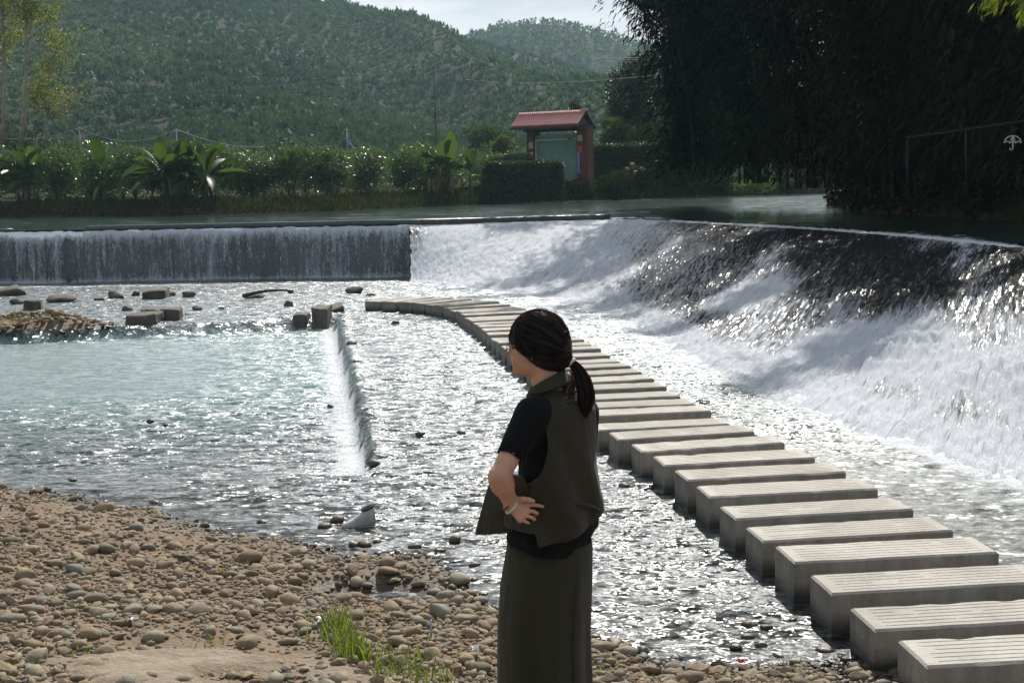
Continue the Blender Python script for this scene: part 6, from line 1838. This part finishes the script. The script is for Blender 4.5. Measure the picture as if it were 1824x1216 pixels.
for _ in range(60):                         # flyaways
    d0 = r.normal(0, 1, 3); d0[2] = abs(d0[2]) + 0.2; d1 = d0 + r.normal(0, 0.5, 3); t = np.linspace(0, 1, 7)[:, None]
    paths.append(np.array([on_cap(m_, 1.01 + 0.05 * q) for q, m_ in zip(t[:, 0], d0 * (1 - t) + d1 * t)]))
for _ in range(800):                        # fringe and side locks
    sy = r.uniform(-1.15, 1.15)
    st = np.array([-0.30 + r.normal(0, 0.10), 0.35 * sy, 0.95])
    if abs(sy) < 0.75: en = np.array([-1.0, 0.75 * sy, r.uniform(-0.16, 0.06)])
    else: en = np.array([r.uniform(-0.75, -0.12), 0.98 * np.sign(sy), r.uniform(-0.62, -0.18)])
    t = np.linspace(0, 1, 10)[:, None]
    mid = st * (1 - t) + en * t + np.array([-0.35, 0.25 * sy, 0.30]) * (t * (1 - t) * 1.6)
    paths.append(np.array([on_cap(m_, 1.0 + 0.02 * r.random()) for m_ in mid]))
strands('fringe', paths, 0.0008, hair, 2, lambda q: 0.85 * q.random())
# ponytail
line = smooth_line(np.array([TIE, hp(1029, 652, -0.005), hp(1041, 676, -0.01), hp(1047, 702, -0.012), hp(1044, 728, -0.012), hp(1034, 752, -0.012)]), 24, 3)
rad = np.interp(np.linspace(0, 1, 24), [0, 0.12, 0.35, 0.6, 0.85, 1.0], [0.011, 0.016, 0.026, 0.029, 0.018, 0.004])
MBt = MB().tube(line - PROOT, rad * 0.86, 14)
v_ = np.concatenate(MBt.v)
add('ponytail', mesh_data('ponytail', v_, MBt.faces(), True, {'tint': np.full(len(v_), 0.3)}), M_HAIR, hair)
paths = []
tn = np.gradient(line, axis=0); tn /= np.linalg.norm(tn, axis=1)[:, None]
A1 = np.cross(tn, [0, 1.0, 0]); A1 /= np.linalg.norm(A1, axis=1)[:, None]; A2 = np.cross(tn, A1)
for _ in range(1100):
    a = r.uniform(0, 6.28); q = r.uniform(0.75, 1.10); e = int(24 * r.uniform(0.72, 1.0))
    off = rad[:, None] * q * (A1 * math.cos(a) + A2 * math.sin(a))
    p = line + off + r.normal(0, 0.0012, 3)
    paths.append(p[:e][::2])
strands('ponytail_strands', paths, 0.0009, hair, 3, lambda q: 0.88 * q.random())
paths = []
for _ in range(110):                        # loose curls on the inner side
    s0 = r.integers(3, 9); n = 9; t = np.linspace(0, 1, n)[:, None]
    p0 = line[s0] + np.array([-0.018, -0.01, 0])
    en = hp(r.uniform(1002, 1022), r.uniform(688, 728), -0.01 + r.normal(0, 0.012))
    paths.append(p0 * (1 - t) + en * t + np.c_[0.012 * np.sin(t * 7 + r.uniform(0, 6)), 0.008 * np.cos(t * 6 + r.uniform(0, 6)), 0 * t] * t)
strands('loose_curls', paths, 0.0010, hair, 4, lambda q: 0.8 + 0.2 * q.random())
# tie
tv = tn[0]
t = np.linspace(0, 2 * math.pi, 17)
c = TIE + np.array([0.006, 0, -0.003]) + 0.0125 * (A1[0] * np.cos(t)[:, None] + A2[0] * np.sin(t)[:, None])
MB().tube(c - PROOT, 0.0085, 8, False).build('hair_tie', mat_plain('white_tie', (0.72, 0.70, 0.68), 0.7), hair, True)

# --- glasses
M_FRAME = mat_plain('glasses_frame', (0.25, 0.24, 0.22), 0.3, 0.1, 5, 0, 0.5, 0.8)
s = NT('lens_glass'); M_LENS = s.done(s.n('MixShader', {0: 0.16, 1: s.n('BsdfTransparent', {'Color': (0.9, 0.92, 0.92)}).outputs[0], 2: s.n('BsdfGlossy', {'Roughness': 0.03}).outputs[0]}))
gl = None
for sy in (-1, 1):
    t = np.linspace(0, 2 * math.pi, 25)
    c = np.array([hp(905.5 + 1.5 * abs(math.cos(q)), 622 - 10.5 * math.sin(q), sy * 0.034 + 0.024 * math.cos(q)) for q in t])
    o = MB().tube(c - PROOT, 0.0015, 6, False).build('glasses', M_FRAME, person, True) if gl is None else MB().tube(c - PROOT, 0.0011, 6, False).build('rim', M_FRAME, gl, True)
    gl = gl or o
    ctr = c[:-1].mean(0)
    MB().put(np.vstack([c[:-1], [ctr]]) - PROOT, [[24, q, (q + 1) % 24] for q in range(24)]).build('lens', M_LENS, gl, True)
    MB().tube(np.array([hp(910, 617, sy * 0.058), hp(930, 617, sy * 0.074), hp(954, 619, sy * 0.079)]) - PROOT, 0.0012, 6).build('temple', M_FRAME, gl, True)
MB().tube(np.array([hp(908, 619, -0.010), hp(906.5, 617, 0), hp(908, 619, 0.010)]) - PROOT, 0.0011, 6).build('bridge', M_FRAME, gl, True)
for sy in (-1, 1):
    e = hp(918.5, 618, sy * 0.030); F2 = Field(e - 0.02, e + 0.02, 0.002, 0.002, np.arange(e[2] - 0.02, e[2] + 0.02, 0.002)); F2.ell(e, (0.011, 0.011, 0.011), 0.001)
    P_, Q_ = F2.skin(); add('eye', mesh_data('eye', P_ - PROOT, Q_, True), mat_plain('eye', (0.10, 0.08, 0.07), 0.2), person)

# --- bracelets
ax = (lp(926, 904, -0.168) - WR); fa = (WR - EL); ax = 0.6 * ax / np.linalg.norm(ax) + 0.4 * fa / np.linalg.norm(fa); ax /= np.linalg.norm(ax)
b1 = np.cross(ax, [0, 1, 0.2]); b1 /= np.linalg.norm(b1); b2 = np.cross(ax, b1)
c0 = WR + ax * 0.004
t = np.linspace(0, 2 * math.pi, 33)
c = c0 + 0.033 * (b1 * np.cos(t)[:, None] + b2 * np.sin(t)[:, None])
MB().tube(c - PROOT, 0.0048, 8, False).build('bangle', mat_plain('pale_jade', (0.52, 0.56, 0.52), 0.2, 0.08, 30), person, True)
m = MB()
c1 = WR - ax * 0.013
import bmesh as _bm
bb = _bm.new(); _bm.ops.create_icosphere(bb, subdivisions=1, radius=0.0048); bv = np.array([q.co[:] for q in bb.verts]); bf = np.array([[w.index for w in q.verts] for q in bb.faces]); bb.free()
for q in range(22):
    a = q / 22 * 2 * math.pi
    m.put(bv + c1 + 0.0285 * (b1 * math.cos(a) + b2 * math.sin(a)) - PROOT, bf)
m.build('bead_bracelet', mat_plain('wooden_beads', (0.16, 0.07, 0.04), 0.4, 0.3, 60), person, True)

# ------------------------------------------------------------------ the air between here and the hills
hm = MB().box((0, 330, 62), (900, 760, 128)).mesh('haze')
s = NT('haze_air')
vol = s.n('VolumePrincipled', {'Color': (0.55, 0.80, 1.0), 'Density': 0.00026, 'Anisotropy': 0.25})
s.t.links.new(vol.outputs[0], s.out.inputs['Volume'])
tag(add('haze', hm, s.m), 'thin blue haze filling the valley', kind='stuff')
